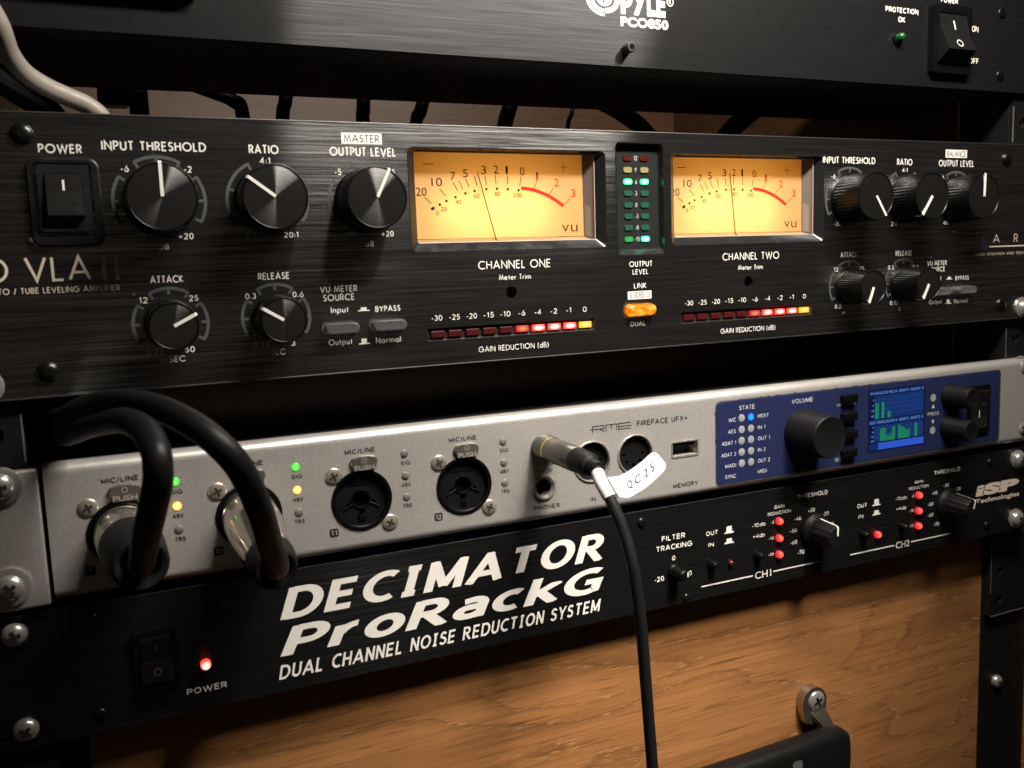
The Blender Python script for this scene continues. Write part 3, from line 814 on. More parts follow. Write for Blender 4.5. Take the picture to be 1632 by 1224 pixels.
# knobs and their printed scales
def ring_arc(mb, cx, cz, r, a0, a1, w, ticks, tl, y=-.05):
    """arc by clock angle from the top, with inward ticks"""
    n = max(6, int(abs(a1-a0)/5))
    ribbon(mb, [(cx+r*math.sin(R(a0+(a1-a0)*k/n)), cz+r*math.cos(R(a0+(a1-a0)*k/n))) for k in range(n+1)], w, y)
    for j, a in enumerate(ticks):
        s_, c = math.sin(R(a)), math.cos(R(a))
        ribbon(mb, [(cx+(r+w*.3)*s_, cz+(r+w*.3)*c), (cx+(r-tl)*s_, cz+(r-tl)*c)], w*.85, y-.008*(1+j % 3))
def art_knob(cx, cz, r, h, ang):
    nf = 46
    fl = lambda k, y_: (1.0 if (k % 2) else .955) if -h+1.0 < y_ < -1.2 else 1.0
    kb = MB().lathe(cx, cz, [(0,r+.2),(-1.0,r+.2),(-1.3,r),(-h+.8,r-.25),(-h+.1,r-.45),(-h,r-.8)], nf*2, mod=fl, cap1=False)
    kb.lathe(cx, cz, [(-h,r-.8),(-h+.25,r-1.0)], nf*2, cap1=False)
    o = kb.build('knob', BLACK_PLASTIC, cp, smooth=30)
    fc = MB().lathe(cx, cz, [(-h+.25,r-1.0),(-h+.05,r*.6),(-h-.02,.12)], 72, cap1=True)
    fc.build('knob_face', SPUN, o, at=(cx,-h,cz), smooth=40)
    p = MB(); s_, c = math.sin(R(ang)), math.cos(R(ang))
    w = .5
    def pt(a, b, y_): return (cx+a*s_+b*c, y_, cz+a*c-b*s_)
    y0, y1 = -h-.22, -h+.3
    tip = r-.45
    p.add([pt(.1,-w,y0),pt(.1,w,y0),pt(tip,w,y0),pt(tip,-w,y0),pt(.1,-w,y1),pt(.1,w,y1),pt(tip,w,y1),pt(tip,-w,y1)],
          [(0,1,2,3),(4,5,6,7),(0,1,5,4),(1,2,6,5),(2,3,7,6),(3,0,4,7)])
    p.add([pt(tip,-w,y0),pt(tip,w,y0),pt(r-.05,w,y0+.7),pt(r-.05,-w,y0+.7),pt(r-.1,w,y0+4.2),pt(r-.1,-w,y0+4.2)], [(0,1,2,3),(3,2,4,5)])
    p.build('pointer', INK_WHITE, o)
    return o
for k in (0,1):
    o = k*D
    art_knob(0.2+o,61.0,10.9,16,(0,146)[k]); art_knob(34.5+o,61.0,10.9,16,(-53,215)[k]); art_knob(68.3+o,60.7,10.9,16,(26,2)[k])
    art_knob(0.4+o,21.0,8.0,15,(63,201)[k]); art_knob(34.6+o,21.0,8.0,15,(-58,207)[k])
    for cx, cz, rr, segs in ((.3,61,14.0,((-29,29,(-29,0,29)),(57,119,(57,90,119)),(-119,-57,(-119,-90,-57)))),
                             (34.6,61,13.4,((26,120,(26,73,120)),(-120,-26,(-120,-73,-26)))),
                             (68.4,60.8,13.0,((-29,29,(-29,0,29)),(57,119,(57,90,119)),(-119,-57,(-119,-90,-57)))),
                             (.5,21.3,11.6,((-31,31,(-31,0,31)),(57,120,(57,90,120)),(-120,-57,(-120,-90,-57)))),
                             (34.7,21.4,11.4,((-31,31,(-31,0,31)),(57,120,(57,90,120)),(-120,-57,(-120,-90,-57))))):
        a = MB()
        for a0, a1, tk in segs: ring_arc(a, cx+o, cz, rr, a0, a1, 1.05, tk, 2.1)
        a.build('knob_scale', INK_DIM, cp)
    C = lambda items: part_sf(cp, 'caption', INK_WHITE, [(s_, a+o, b+o, c, d) for s_, a, b, c, d in items], w=.155)
    C([('INPUT THRESHOLD',-15.6,15.8,76.8,79.8)]); C([('RATIO',29.4,39.2,76.5,79.5)]); C([('4:1',32.8,36.2,73.3,75.3)])
    C([('OUTPUT LEVEL',56.6,80.6,76.3,79.4)])
    C([('-6',-10.7,-8.2,70.1,72.2),('-2',8.4,10.8,70.1,72.2),('-30',-8.8,-5.0,48.9,50.9),('+20',4.9,9.7,48.6,50.6)]); C([('dB',-1.3,1.9,45.4,47.4)])
    C([('2:1',26.2,29.6,48.5,50.4),('20:1',39.1,44.0,48.5,50.4)])
    C([('-5',57.9,60.3,69.7,71.9),('+5',76.4,79.9,69.7,71.9),('%',60.6,64.4,48.3,51.3),('+20',73.5,78.1,48.2,50.2)]); C([('dB',67.3,70.6,44.8,46.8)])
    C([('ATTACK',-4.8,5.4,34.6,37.0)]); C([('12',-8.7,-6.0,28.3,30.3),('25',6.7,9.6,28.3,30.3),('0.25',-7.9,-2.7,11.4,13.3),('50',4.1,7.2,11.4,13.4)]); C([('mSEC',-3.5,4.0,8.5,10.5)])
    C([('RELEASE',29.4,40.0,34.4,36.8)]); C([('0.3',24.7,28.3,28.1,30.1),('0.6',40.6,44.4,28.0,30.0),('0.15',26.3,31.4,11.3,13.3),('3',38.9,40.4,11.2,13.2)]); C([('SEC',31.9,36.8,8.4,10.5)])
    C([('VU METER',50.2,63.5,29.1,31.4),('SOURCE',51.1,62.4,26.1,28.5)])
    C([('Input',53.6,60.0,21.8,24.0)]); C([('Output',52.1,60.7,10.4,12.6)]); C([('BYPASS',69.7,79.1,21.4,23.5)]); C([('Normal',69.3,78.7,10.0,12.2)])
    bx = sheet([rrect(61.0+o,75.6+o,80.5,84.3,.1,1)], -.05)
    b_ = bx.build('caption_box', INK_WHITE, cp)
    if k == 0: sf(MB(), 'MASTER',61.9,74.6,81.1,83.7,y=-.10,w=.10).build('box_lettering', INK_BLACK, b_)
    else: sf(MB(), 'BALANCE',61.9+o,74.8+o,81.1,83.7,y=-.10,w=.10).build('box_lettering', INK_BLACK, b_)
    sy = MB(); sy.closed = False
    sy.rect(63.3+o,67.6+o,22.0,22.35,-.06); sy.rect(64.4+o,66.5+o,22.35,23.3,-.06)
    sy.rect(63.0+o,67.2+o,10.1,10.5,-.06); sy.rect(64.0+o,66.0+o,10.5,12.1,-.06)
    sy.build('switch_symbol', INK_WHITE, cp)
    for (x0, x1, zb, zt) in ((49.8,63.4,14.3,18.6),(66.9,80.9,14.4,18.7)):
        rim = plate([rrect(x0+o,x1+o,zb,zt,2.1,8), rrect(x0+.7+o,x1-.7+o,zb+.7,zt-.7,1.4,8)], -.5, 0).build('push_button', GREY_KEY, cp)
        kk = MB(); q0 = rrect(x0+.8+o,x1-.8+o,zb+.4,zt-.4,1.6,8); q1 = rrect(x0+1.2+o,x1-1.2+o,zb+.7,zt-.7,1.4,8)
        kk.loft([(x,-.1,z_) for x, z_ in q0], [(x,-4.0,z_) for x, z_ in q0]); kk.loft([(x,-4.0,z_) for x, z_ in q0], [(x,-4.4,z_) for x, z_ in q1])
        kk.add([(x,-4.4,z_) for x, z_ in q1], [tuple(range(len(q1)))])
        kk.build('button_cap', GREY_KEY, rim, smooth=35)

# centre: channel captions, trims, gain bars
part_sf(cp, 'caption', INK_WHITE, [('CHANNEL ONE',110.4,141.0,35.2,38.4)], w=.13); part_sf(cp, 'caption', INK_WHITE, [('CHANNEL TWO',223.4,254.0,35.2,38.4)], w=.13)
for k in (0,1):
    o = k*D2
    part_sf(cp, 'caption', INK_WHITE, [('Meter Trim',118.8+o,132.2+o,30.9,33.0)], w=.14)
    part_sf(cp, 'caption', INK_WHITE, [('GAIN REDUCTION (dB)',109.2+o,139.0+o,3.9,6.1)], w=.13)
    nums = ['-30','-25','-20','-15','-10','-6','-4','-2','-1','0']; mb = MB()
    for i, s_ in enumerate(nums):
        wd = {1:1.8, 2:3.0, 3:4.3}[len(s_)]; c = 93.0+6.96*i+o
        sf(mb, s_, c-wd/2, c+wd/2-(.7 if s_ == '-1' else 0), 16.9, 19.0, w=.14)
    mb.build('caption', INK_WHITE, cp)
    tr = MB().lathe(123.9+k*113.3, 26.2-k*.3, [(.3,2.3),(5,2.3)], 28, cap1=True); tr.build('trim_hole', BLACK_GLOSS, cp, smooth=40)
    gm = MB(); gm.loft([(x,.05,z_) for x, z_ in rrect(BAR[0]+o,BAR[1]+o,BAR[2],BAR[3],.3,2)], [(x,1.2,z_) for x, z_ in rrect(BAR[0]+.5+o,BAR[1]-.5+o,BAR[2]+.5,BAR[3]-.5,.3,2)])
    q = rrect(BAR[0]+.5+o,BAR[1]-.5+o,BAR[2]+.5,BAR[3]-.5,.3,2); gm.add([(x,1.2,z_) for x, z_ in q], [tuple(range(len(q)))])
    g = gm.build('gain_meter', flat('smoked_bar_frame', (.022,.021,.021), .35), cp)
    for i in range(10):
        x = 93.3+6.97*i+o
        mt = LED_OFF_RED if i < 5 else (G_RED_SEG_LOW if i == 5 else (G_YEL_SEG if i == 9 else G_RED_SEG))
        MB().box(x-2.75,x+2.75,.2,1.18,10.55,13.05,.25,2).build('lamp', mt, g)

BULB = .0044
def vu_meter(o, tip):
    """countersunk opening, dial card at y=7, lens box in front"""
    X = lambda x: x+o
    ring = MB()
    A = rrect(X(VUO[0]),X(VUO[1]),VUO[2],VUO[3],2.4); B = rrect(X(VUI[0]),X(VUI[1]),VUI[2],VUI[3],1.2)
    A2 = rrect(X(VUO[0])-.02,X(VUO[1])+.02,VUO[2]-.02,VUO[3]+.02,2.4)
    ring.loft([(x,-.04,z_) for x, z_ in A2], [(x,-.04,z_) for x, z_ in rrect(X(VUO[0])+.25,X(VUO[1])-.25,VUO[2]+.25,VUO[3]-.25,2.2)])
    ring.loft([(x,-.04,z_) for x, z_ in rrect(X(VUO[0])+.25,X(VUO[1])-.25,VUO[2]+.25,VUO[3]-.25,2.2)], [(x,2.8,z_) for x, z_ in B])
    ring.loft([(x,2.8,z_) for x, z_ in B], [(x,3.6,z_) for x, z_ in B])
    v = ring.build('vu_meter', BLACK_GLOSS, cp, smooth=25)
    MB().rect(X(86.5),X(160),46.9,79.5,7).build('dial_card', DIAL, v)
    bx = MB(); bx.closed = False       # white lined lamp house behind the card
    q0, q1 = [(X(86.5),46.9),(X(160),46.9),(X(160),79.5),(X(86.5),79.5)], [(X(88),48),(X(158.5),48),(X(158.5),78),(X(88),78)]
    bx.loft([(x,7.02,z_) for x, z_ in q0], [(x,15.6,z_) for x, z_ in q1]); bx.add([(x,15.6,z_) for x, z_ in q1], [(0,1,2,3)])
    bx.build('lamp_house', flat('white_lamp_house', (.6,.58,.52), .7), v)
    bl = lamp('meter_bulb', (X(121),15.2,57.5), (X(121),7,57.5), 46, 14, BULB, (1.0,.90,.66))
    bl.parent = v
    bl.location = (bl.location.x-WORLD[v.name][0]*S, bl.location.y-WORLD[v.name][1]*S, bl.location.z-WORLD[v.name][2]*S)
    hs = MB(); hs.closed = False
    hs.quad((X(160),7,46.9),(X(163.2),3.5,46.0),(X(163.2),3.5,79),(X(160),7,79.5))
    hs.quad((X(86.5),7,46.9),(X(88.1),3.4,45.5),(X(88.1),3.4,79),(X(86.5),7,79.5))
    hs.quad((X(86.5),7,79.5),(X(88),3.4,79.02),(X(163.4),3.4,79.02),(X(160),7,79.5))
    hs.build('housing', HOUSING, v)
    ft = MB(); ft.closed = False
    ft.quad((X(86.5),6.98,46.9),(X(160),6.98,46.9),(X(162.8),3.5,45.5),(X(88.1),3.5,45.5)); ft.build('dial_refraction', DIAL, v)  # sloped card strip stands in for the bright refraction at the lens bottom
    rf = MB(); rf.closed = False
    rf.quad((X(160.5),6.4,47.4),(X(162.2),4.5,46.9),(X(162.2),4.5,58.5),(X(160.5),6.4,60)); rf.build('side_reflection', flat('pale_side_reflection', (.26,.21,.15), .5), v)  # pale reflection on the lens side wall, painted as a strip
    ln = MB(); ln.closed = False
    ln.rect(X(88.05),X(163.5),45.45,78.95,3.3); ln.build('lens', LENS, v)
    le = MB()
    for a, b in (((X(163.0),3.0,45.6),(X(163.2),3.0,78.6)), ((X(88.3),3.0,45.6),(X(163.0),3.0,45.6)), ((X(88.5),3.0,78.8),(X(163.2),3.0,78.8))):
        le.tube([a, b], .22, 8)
    le.build('lens_edge', flat('lens_edge_plastic', (.42,.34,.30), .15), v, smooth=50)
    y = 6.93
    ink = MB(); red = MB(); ink.closed = red.closed = False
    tops = [(92.9,62.7),(99.0,65.9),(104.5,68.1),(106.9,68.7),(109.6,69.6),(113.3,70.5),(117.6,70.7),(122.0,71.1),(127.2,71.0),(132.9,70.4)]
    bots = [(95.5,60.4),(101.3,63.1),(106.3,65.1),(108.4,65.6),(111.0,66.3),(114.2,67.0),(118.1,67.4),(122.1,67.7),(127.0,67.7),(132.1,67.0)]
    for a, b in zip(tops, bots): ribbon(ink, [(X(a[0]),a[1]),(X(b[0]),b[1])], .30, y)
    for i, (x, z_) in enumerate([(98.8,60.0),(101.5,61.3),(105.2,62.7),(109.3,64.1),(113.1,65.0),(118.0,65.7),(122.4,65.9),(127.0,65.7),(131.6,65.3)]):
        m = sheet([circ(X(x),z_,.52,14)], y-.01); ink.add(m.v, m.f)
    m = sheet([[(X(94.9),58.4),(X(96.1),59.4),(X(97.0),58.7),(X(95.9),57.7)]], y-.01); ink.add(m.v, m.f)
    for s_, x, z_ in (('20',91.7,64.7),('10',98.0,68.3),('7',104.5,70.5),('5',109.6,71.6),('3',117.2,72.9),('2',122.3,73.1),('1',126.8,73.0),('0',133.4,72.6)):
        wd = {'1':.9}.get(s_, 2.0*len(s_)+.25*(len(s_)-1)); bf(ink, s_, X(x-wd/2), X(x+wd/2), z_-1.5, z_+1.5, y=y-.02, bold=0)
    for s_, x, z_ in (('0',97.6,57.0),('20',100.3,58.3),('40',106.3,60.9),('60',113.9,63.1),('80',122.6,63.9),('100',131.2,63.4)):
        wd = 1.15*len(s_); bf(ink, s_, X(x-wd/2), X(x+wd/2), z_-.8, z_+.8, y=y-.03, bold=0)
    ink.rect(X(92.9),X(97.0),74.7,75.0,y)
    bf(ink, 'v', X(150.2), X(153.3), 49.1, 53.2, y=y, bold=-.008); bf(ink, 'u', X(154.2), X(157.2), 49.1, 53.2, y=y, bold=-.008)
    ribbon(ink, [(X(88.6),47.15),(X(159.8),47.15)], .16, y)
    ink.build('scale_marking', DIAL_INK, v)
    # red over-zone: a thick arc
    ap = [(132.75,66.15),(135.8,65.85),(138.7,65.3),(141.7,64.3),(144.65,63.1),(147.8,61.4),(150.9,59.3)]
    cat = smooth_path([(X(x),0,z_) for x, z_ in ap], 5)
    ribbon(red, [(p.x,p.z) for p in cat], 1.35, y)
    for a, b in (((139.7,69.2),(138.1,65.5)),((146.8,66.1),(144.5,63.2)),((154.3,62.3),(150.6,58.9))): ribbon(red, [(X(a[0]),a[1]),(X(b[0]),b[1])], .30, y-.02)
    for s_, x, z_ in (('1',139.8,70.8),('2',148.3,68.3),('3',155.6,64.2)):
        wd = {'1':.9}.get(s_, 2.0); bf(red, s_, X(x-wd/2), X(x+wd/2), z_-1.5, z_+1.5, y=y-.02, bold=0)
    ribbon(red, [(X(149.8),74.4),(X(153.4),74.4)], .26, y); ribbon(red, [(X(151.6),76.2),(X(151.6),72.6)], .26, y-.02)
    red.build('red_zone', DIAL_RED, v)
    nd = MB(); nd.tube([(tip[0],5.9,tip[1]),(tip[2],5.9,46.9),(tip[2]+.2,4.6,45.6)], .2, 6); nd.build('needle', NEEDLE, v)
vu_meter(0, (114.2,71.8,120.7)); vu_meter(D2, (232.2,72.7,234.9))

# level meter between the dials
lm = MB()
A2 = rrect(LMO[0]-.02,LMO[1]+.02,LMO[2]-.02,LMO[3]+.02,2.0); Ai = rrect(LMO[0]+.25,LMO[1]-.25,LMO[2]+.25,LMO[3]-.25,1.8); B = rrect(*LMI,1.2)
lm.loft([(x,-.04,z_) for x, z_ in A2], [(x,-.04,z_) for x, z_ in Ai]); lm.loft([(x,-.04,z_) for x, z_ in Ai], [(x,2.6,z_) for x, z_ in B])
v = lm.build('level_meter', BLACK_GLOSS, cp, smooth=25)
sheet([rrect(LMI[0]-.3,LMI[1]+.3,LMI[2]-.3,LMI[3]+.3,1.2)], 2.55).build('meter_window', flat('smoked_window', (.012,.014,.013), .45, spec=.3), v)
LZ = [77.8,73.1,68.4,63.8,59.1,54.6,50.0,45.3]
for i, zz in enumerate(LZ):
    for j, x in enumerate((178.4,186.3)):
        mt = LED_OFF_RED if i == 0 else LED_OFF_YELLOW if i == 1 else LED_OFF_GREEN
        if i == 2 or (i == 7 and j == 1): mt = G_GREEN
        if i == 7 and j == 0: mt = G_GREEN_LOW
        plate([rrect(x-1.95,x+1.95,zz-1.1,zz+1.1,.85,5)], 2.1, 2.6).build('lamp', mt, v)
mb = MB()
for s_, zz in zip(('12','9','6','3','0','-3','-8','-15'), LZ):
    wd = {1:.9, 2:1.7, 3:2.5}[len(s_)]; sf(mb, s_, 182.35-wd/2, 182.35+wd/2, zz-.9, zz+.9, y=2.48, w=.15)
mb.build('meter_numbers', flat('dim_meter_print', (.42,.42,.40), .6), v)
part_sf(cp, 'caption', INK_WHITE, [('OUTPUT',176.8,187.9,34.0,36.3),('LEVEL',178.3,185.9,30.9,33.0)], w=.15)
part_sf(cp, 'caption', INK_WHITE, [('LINK',178.8,184.8,25.2,27.4)], w=.15)
b_ = sheet([rrect(175.8,187.2,20.8,24.1,.1,1)], -.05).build('caption_box', INK_WHITE, cp)
sf(MB(), 'STEREO',176.6,186.5,21.3,23.7,y=-.10,w=.10).build('box_lettering', INK_BLACK, b_)
part_sf(cp, 'caption', INK_WHITE, [('DUAL',176.9,184.0,9.8,11.7)], w=.13)
lb = plate([rrect(174.4,188.6,13.9,19.0,2.5,8), rrect(175.1,187.9,14.6,18.3,1.8,8)], -.5, 0).build('link_button', G_ORANGE, cp)
kk = MB(); q0 = rrect(175.2,187.8,14.4,18.5,1.9,8); q1 = rrect(175.6,187.4,14.8,18.1,1.6,8)
kk.loft([(x,-.1,z_) for x, z_ in q0], [(x,-2.6,z_) for x, z_ in q0]); kk.loft([(x,-2.6,z_) for x, z_ in q0], [(x,-3.0,z_) for x, z_ in q1]); kk.add([(x,-3.0,z_) for x, z_ in q1], [tuple(range(len(q1)))])
kk.build('button_cap', G_ORANGE, lb, smooth=35)
# power rocker
part_sf(cp, 'caption', INK_WHITE, [('POWER',-33.4,-21.2,75.6,78.4)], w=.15)
pr_ = MB(); q0 = rrect(-37.6,-16.8,47.0,74.2,3.2,8); q1 = rrect(-35.2,-19.2,50.0,72.6,1.0,8)
pr_.loft([(x,-.05,z_) for x, z_ in q0], [(x,-1.6,z_) for x, z_ in rrect(-37.0,-17.4,47.6,73.6,2.8,8)])
pr_.loft([(x,-1.6,z_) for x, z_ in rrect(-37.0,-17.4,47.6,73.6,2.8,8)], [(x,-1.6,z_) for x, z_ in q1]); pr_.loft([(x,-1.6,z_) for x, z_ in q1], [(x,1.5,z_) for x, z_ in q1])
ps = pr_.build('power_switch', BLACK_DULL, cp, smooth=30)
fr_ = plate([rrect(-34.4,-19.9,51.6,71.9,.8,4), rrect(-32.4,-21.9,55.6,69.4,.6,4)], -2.4, -1.55).build('switch_frame', flat('switch_frame_plastic', (.010,.010,.010), .4, spec=.35), ps)
rk = MB(); prf = [(-2.2,69.3),(-2.9,69.0),(-3.5,64),(-4.5,59),(-5.2,56.4),(-4.6,55.7),(-1.6,55.7),(-1.6,69.3)]; nn = len(prf)
rk.add([(-32.2,y_,z_) for y_, z_ in prf]+[(-22.1,y_,z_) for y_, z_ in prf], [tuple(range(nn)), tuple(range(nn,2*nn))]+[(k,(k+1) % nn,nn+(k+1) % nn,nn+k) for k in range(nn)])
rk.build('rocker', SWITCH_PLASTIC, ps)
mm_ = MB(); mm_.closed = False; mm_.quad((-27.6,-3.18,67.2),(-27.0,-3.18,67.2),(-27.0,-3.58,64.0),(-27.6,-3.58,64.0)); mm_.build('switch_marking', INK_WHITE, ps)
dome(-37.2,49.0,1.5,1.0,0,.2).build('lamp', flat('clear_unlit_lamp', (.10,.11,.12), .25), cp, smooth=60)
# badges
mb = MB(); sf(mb, 'PRO VLA',-63.5,-22.0,36.4,44.2,w=.105,gap=.16); mb.build('badge', INK_GOLD, cp)
mb = MB(); mb.closed = False; mb.rect(-18.7,-17.5,36.4,44.1,-.06); mb.rect(-15.0,-13.8,36.4,44.1,-.06); mb.build('badge', flat('warm_reflection_gold_print', (.86,.60,.40), .45), cp)  # gold ink browned for its warm reflection, lightened against the knob's shadow
part_sf(cp, 'caption', INK_GOLD, [('DUAL OPTO / TUBE LEVELING AMPLIFIER',-58.5,-14.0,32.8,34.7)], w=.15)
mb = MB(); mb.closed = False; mb.add([(379.3,-.06,35.6),(386.9,-.06,35.6),(383.1,-.06,43.2)], [(0,1,2)]); mb.build('maker_emblem', flat('violet_print', (.030,.018,.036), .5), cp)
mb = MB(); mb.closed = False
mb.rect(375.3,378.6,37.0,37.6,-.06); mb.rect(387.4,420.5,37.0,37.6,-.06)
sf(mb, 'A',390.2,394.9,39.1,43.3,w=.09); sf(mb, 'R',405.4,408.4,39.1,43.3,w=.09); sf(mb, 'T',416,420,39.1,43.3,w=.09)
sf(mb, 'APPLIED RESEARCH AND TECH',374.8,413.5,33.0,34.3,w=.13); mb.build('maker_lettering', INK_GOLD, cp)

# ================================================================== AUDIO INTERFACE (silver)
ai = thing('audio_interface', 'silver audio interface with four round input sockets and a blue display panel', 'audio interface', (180,0,-65))
TOP, BOT = -20.9, -64.9; RB = 3.2
CX = [-19.5+39.75*k for k in range(4)]; CZ = -46.0
JX, JZ1, JZ2 = 133.5, -34.7, -51.5
M1, M2 = (155.4,-43.7), (176.0,-43.2)
X0, X1 = -41.3, 422.0
holes = [circ(c, CZ, 11.1, 48) for c in CX]+[circ(JX,JZ1,3.6,30), circ(JX,JZ2,4.3,30), circ(*M1,7.9,40), circ(*M2,7.9,40), rrect(193.9,207.4,-46.9,-40.2,.4,3)]
m = plate([[(X0,BOT+RB),(X1,BOT+RB),(X1,TOP-RB),(X0,TOP-RB)]]+holes, -3.0, 0)
# rounded upper and lower edges
n = 10
for zc, a0, a1 in ((TOP-RB,0,90),(BOT+RB,0,-90)):
    pts = [(RB*(1-math.cos(R(a0+(a1-a0)*k/n)))-3.0, zc+RB*math.sin(R(a0+(a1-a0)*k/n))) for k in range(n+1)]+[(3.0, zc+(RB if a1 > 0 else -RB))]
    nn = len(pts)
    m.add([(X0,y_,z_) for y_, z_ in pts]+[(X1,y_,z_) for y_, z_ in pts], [(k,k+1,nn+k+1,nn+k) for k in range(nn-1)])
m.add([(X0,-3,TOP-RB),(X0,-3,BOT+RB),(X0,0,BOT+.6),(X0,3,BOT),(X0,3,TOP),(X0,0,TOP-.6)], [(0,1,2,3,4,5)])
m.closed = True
m.build('faceplate', CHAMPAGNE, ai, smooth=35)
e = MB(); e.box(-61.5,-42.6,-3.0,0.2,-66.2,-21.6,1.0,3); e.build('rack_ear', CHAMPAGNE, ai, smooth=35)
MB().box(-42.5,-41.35,-2.0,2.6,-64.5,-22,.1).build('ear_joint', HOLE, ai)
MB().box(-40,402,3.02,250,-64.5,-22.2,.6).build('chassis', BLACK_BOX, ai)

def combo(c, cab):
    y0 = -3.0
    rim = MB().lathe(c, CZ, [(y0+.6,11.15),(y0-.45,11.15),(y0-.6,10.9),(y0-.6,10.1),(y0-.3,9.7),(y0+4.2,9.6)], 56, cap1=False)
    o = rim.build('input_socket', BLACK_PLASTIC, ai, smooth=40)
    face = plate([circ(c,CZ,9.65,48), circ(c,CZ-.1,3.1,28)]+[circ(c+4.9*math.sin(R(a)),CZ+4.9*math.cos(R(a)),1.15,14) for a in (115,245,180)], y0+1.6, y0+3.0)
    f = face.build('socket_core', BLACK_DULL, o)
    k = MB()
    k.lathe(c, CZ-.1, [(y0+1.55,3.6),(y0+1.2,3.5),(y0+1.2,3.15),(y0+6,3.1)], 28, cap1=True)
    for a in (118,242):
        dx, dz = math.sin(R(a)), math.cos(R(a))
        k.tube([(c+3.3*dx,y0+1.5,CZ+3.3*dz),(c+7.6*dx,y0+1.5,CZ+7.6*dz)], .45, 8)
    k.box(c-1.3,c+1.3,y0+1.1,y0+1.7,CZ-8.2,CZ-5.6,.3)
    k.box(c-5,c+5,y0+1.35,y0+1.7,CZ+5.2,CZ+5.7,.1)
    k.build('socket_throat', BLACK_PLASTIC, o, smooth=40)
    MB().lathe(c, CZ, [(y0+4.25,9.6),(y0+4.3,.1)], 32, cap1=True).build('socket_bottom', HOLE, o)
    # push latch
    lx, lt, lb_ = c+1.3, -29.7, -35.8
    ol = [(lx-4.9,-33.0),(lx-5.1,-31.7),(lx-4.2,-30.3),(lx-2.0,-29.7),(lx+2.0,-29.7),(lx+4.2,-30.3),(lx+5.1,-31.7),(lx+4.9,-33.0),(lx+4.0,-35.3),(lx-4.0,-35.3)]
    lt_ = MB(); big = [(x,z_) for x, z_ in ol]; cxm, czm = lx, -32.5
    sm = [(cxm+(x-cxm)*.9, czm+(z_-czm)*.88) for x, z_ in ol]
    lt_.loft([(x,y0+.2,z_) for x, z_ in big], [(x,y0-.8,z_) for x, z_ in big]); lt_.loft([(x,y0-.8,z_) for x, z_ in big], [(x,y0-1.3,z_) for x, z_ in sm]); lt_.add([(x,y0-1.3,z_) for x, z_ in sm], [tuple(range(len(sm)))])
    l = lt_.build('latch', flat('latch_metal', (.23,.205,.18), .32, .75), o, smooth=30)
    tx_ = MB(); bf(tx_, 'PUSH', lx-3.6, lx+3.6, -34.9, -33.2, y=y0-1.36, bold=0)
    mm = sheet([circ(lx,-31.4,.95,20), circ(lx,-31.4,.75,20)], y0-1.36); tx_.add(mm.v, mm.f); tx_.build('latch_lettering', flat('raised_pale_lettering', (.50,.47,.42), .4, .3), o)
    for sx, sz in ((-9.9,9.9),(9.9,-9.9)):
        s_ = dome(c+sx, CZ+sz, 3.1, .8, y0, .15).build('screw', flat('bright_screw', (.50,.44,.38), .28, .7), o, smooth=55)
        mm = MB()
        for a in range(0,360,60):
            pass
        st = [(c+sx+(1.75 if i % 2 == 0 else .95)*math.cos(R(30*i+7)), CZ+sz+(1.75 if i % 2 == 0 else .95)*math.sin(R(30*i+7))) for i in range(12)]
        cross_mesh(c+sx, CZ+sz, y0-.93, 1.5, .36, 25+40*(sx > 0), .6).build('screw_recess', flat('recess_grey', (.035,.03,.027), .5, .4), o)
    # number badge
    nb = sheet([rrect(c-12.6,c-9.3,-58.4,-55.2,.8,5)], y0-.05).build('number_badge', INK_BLACK, ai)
    return o
for k, c in enumerate(CX):
    combo(c, k < 2)
    sf(MB(), ('9','10','11','12')[k], c-12.0+(.6 if k == 0 else 0), c-9.9-(.5 if k == 0 else 0), -57.7, -55.9, y=-3.10, w=.15).build('badge_number', flat('badge_print', (.42,.39,.36), .6), ai)
    part_bf(ai, 'caption', INK_BLACK, [('MIC/LINE', c-5.4, c+5.8, -28.9, -27.1)], y=-3.06, bold=.017)
    lx = -2.7+39.75*k
    for j, (zz, s_, zt) in enumerate(((-31.0,'SIG',-35.3),(-39.3,'48V',-43.5),(-47.4,'TRS',-51.5))):
        mt = LED_OFF_GREY
        if k < 2 and j == 0: mt = G_SIG
        if k < 2 and j == 1: mt = G_AMBER
        MB().lathe(lx, zz, [(-2.9,1.55),(-3.15,1.5),(-3.4,1.1),(-3.5,.1)], 22).build('indicator_lamp', mt, ai, smooth=60)
        part_bf(ai, 'caption', INK_BLACK, [(s_, lx-1.7, lx+1.9, zt, zt+1.6)], y=-3.06, bold=.017)
# headphone sockets
for zz, r, lab in ((JZ1,3.6,0),(JZ2,4.3,1)):
    o = MB().lathe(JX, zz, [(-2.8,r+.9),(-3.5,r+.8),(-3.7,r+.4),(-3.6,r-.2),(-2.6,r-.9),(-2.4,3.25),(1,3.2)], 40, cap1=False).build('headphone_socket', NICKEL, ai, smooth=35)
    MB().lathe(JX, zz, [(-2.5,3.25),(6,3.2)], 28, cap1=True).build('socket_bottom', HOLE, o)
CB = lambda items: part_bf(ai, 'caption', INK_BLACK, items, y=-3.06, bold=.017)
CB([('11 / 12',130.2,138.0,-42.6,-41.2)]); CB([('9 / 10',130.8,137.3,-45.4,-44.1)]); CB([('PHONES',128.4,140.1,-60.2,-58.5)])
CB([('IN',154.2,156.6,-60.2,-58.5)]); CB([('MIDI',161.6,168.0,-60.2,-58.6)]); CB([('OUT',173.2,178.4,-60.3,-58.7)]); CB([('MEMORY',194.4,207.2,-60.2,-58.2)])
part_bf(ai, 'caption', INK_BLACK, [('FIREFACE UFX+',177.0,202.3,-31.5,-29.2)], y=-3.06, bold=.016)
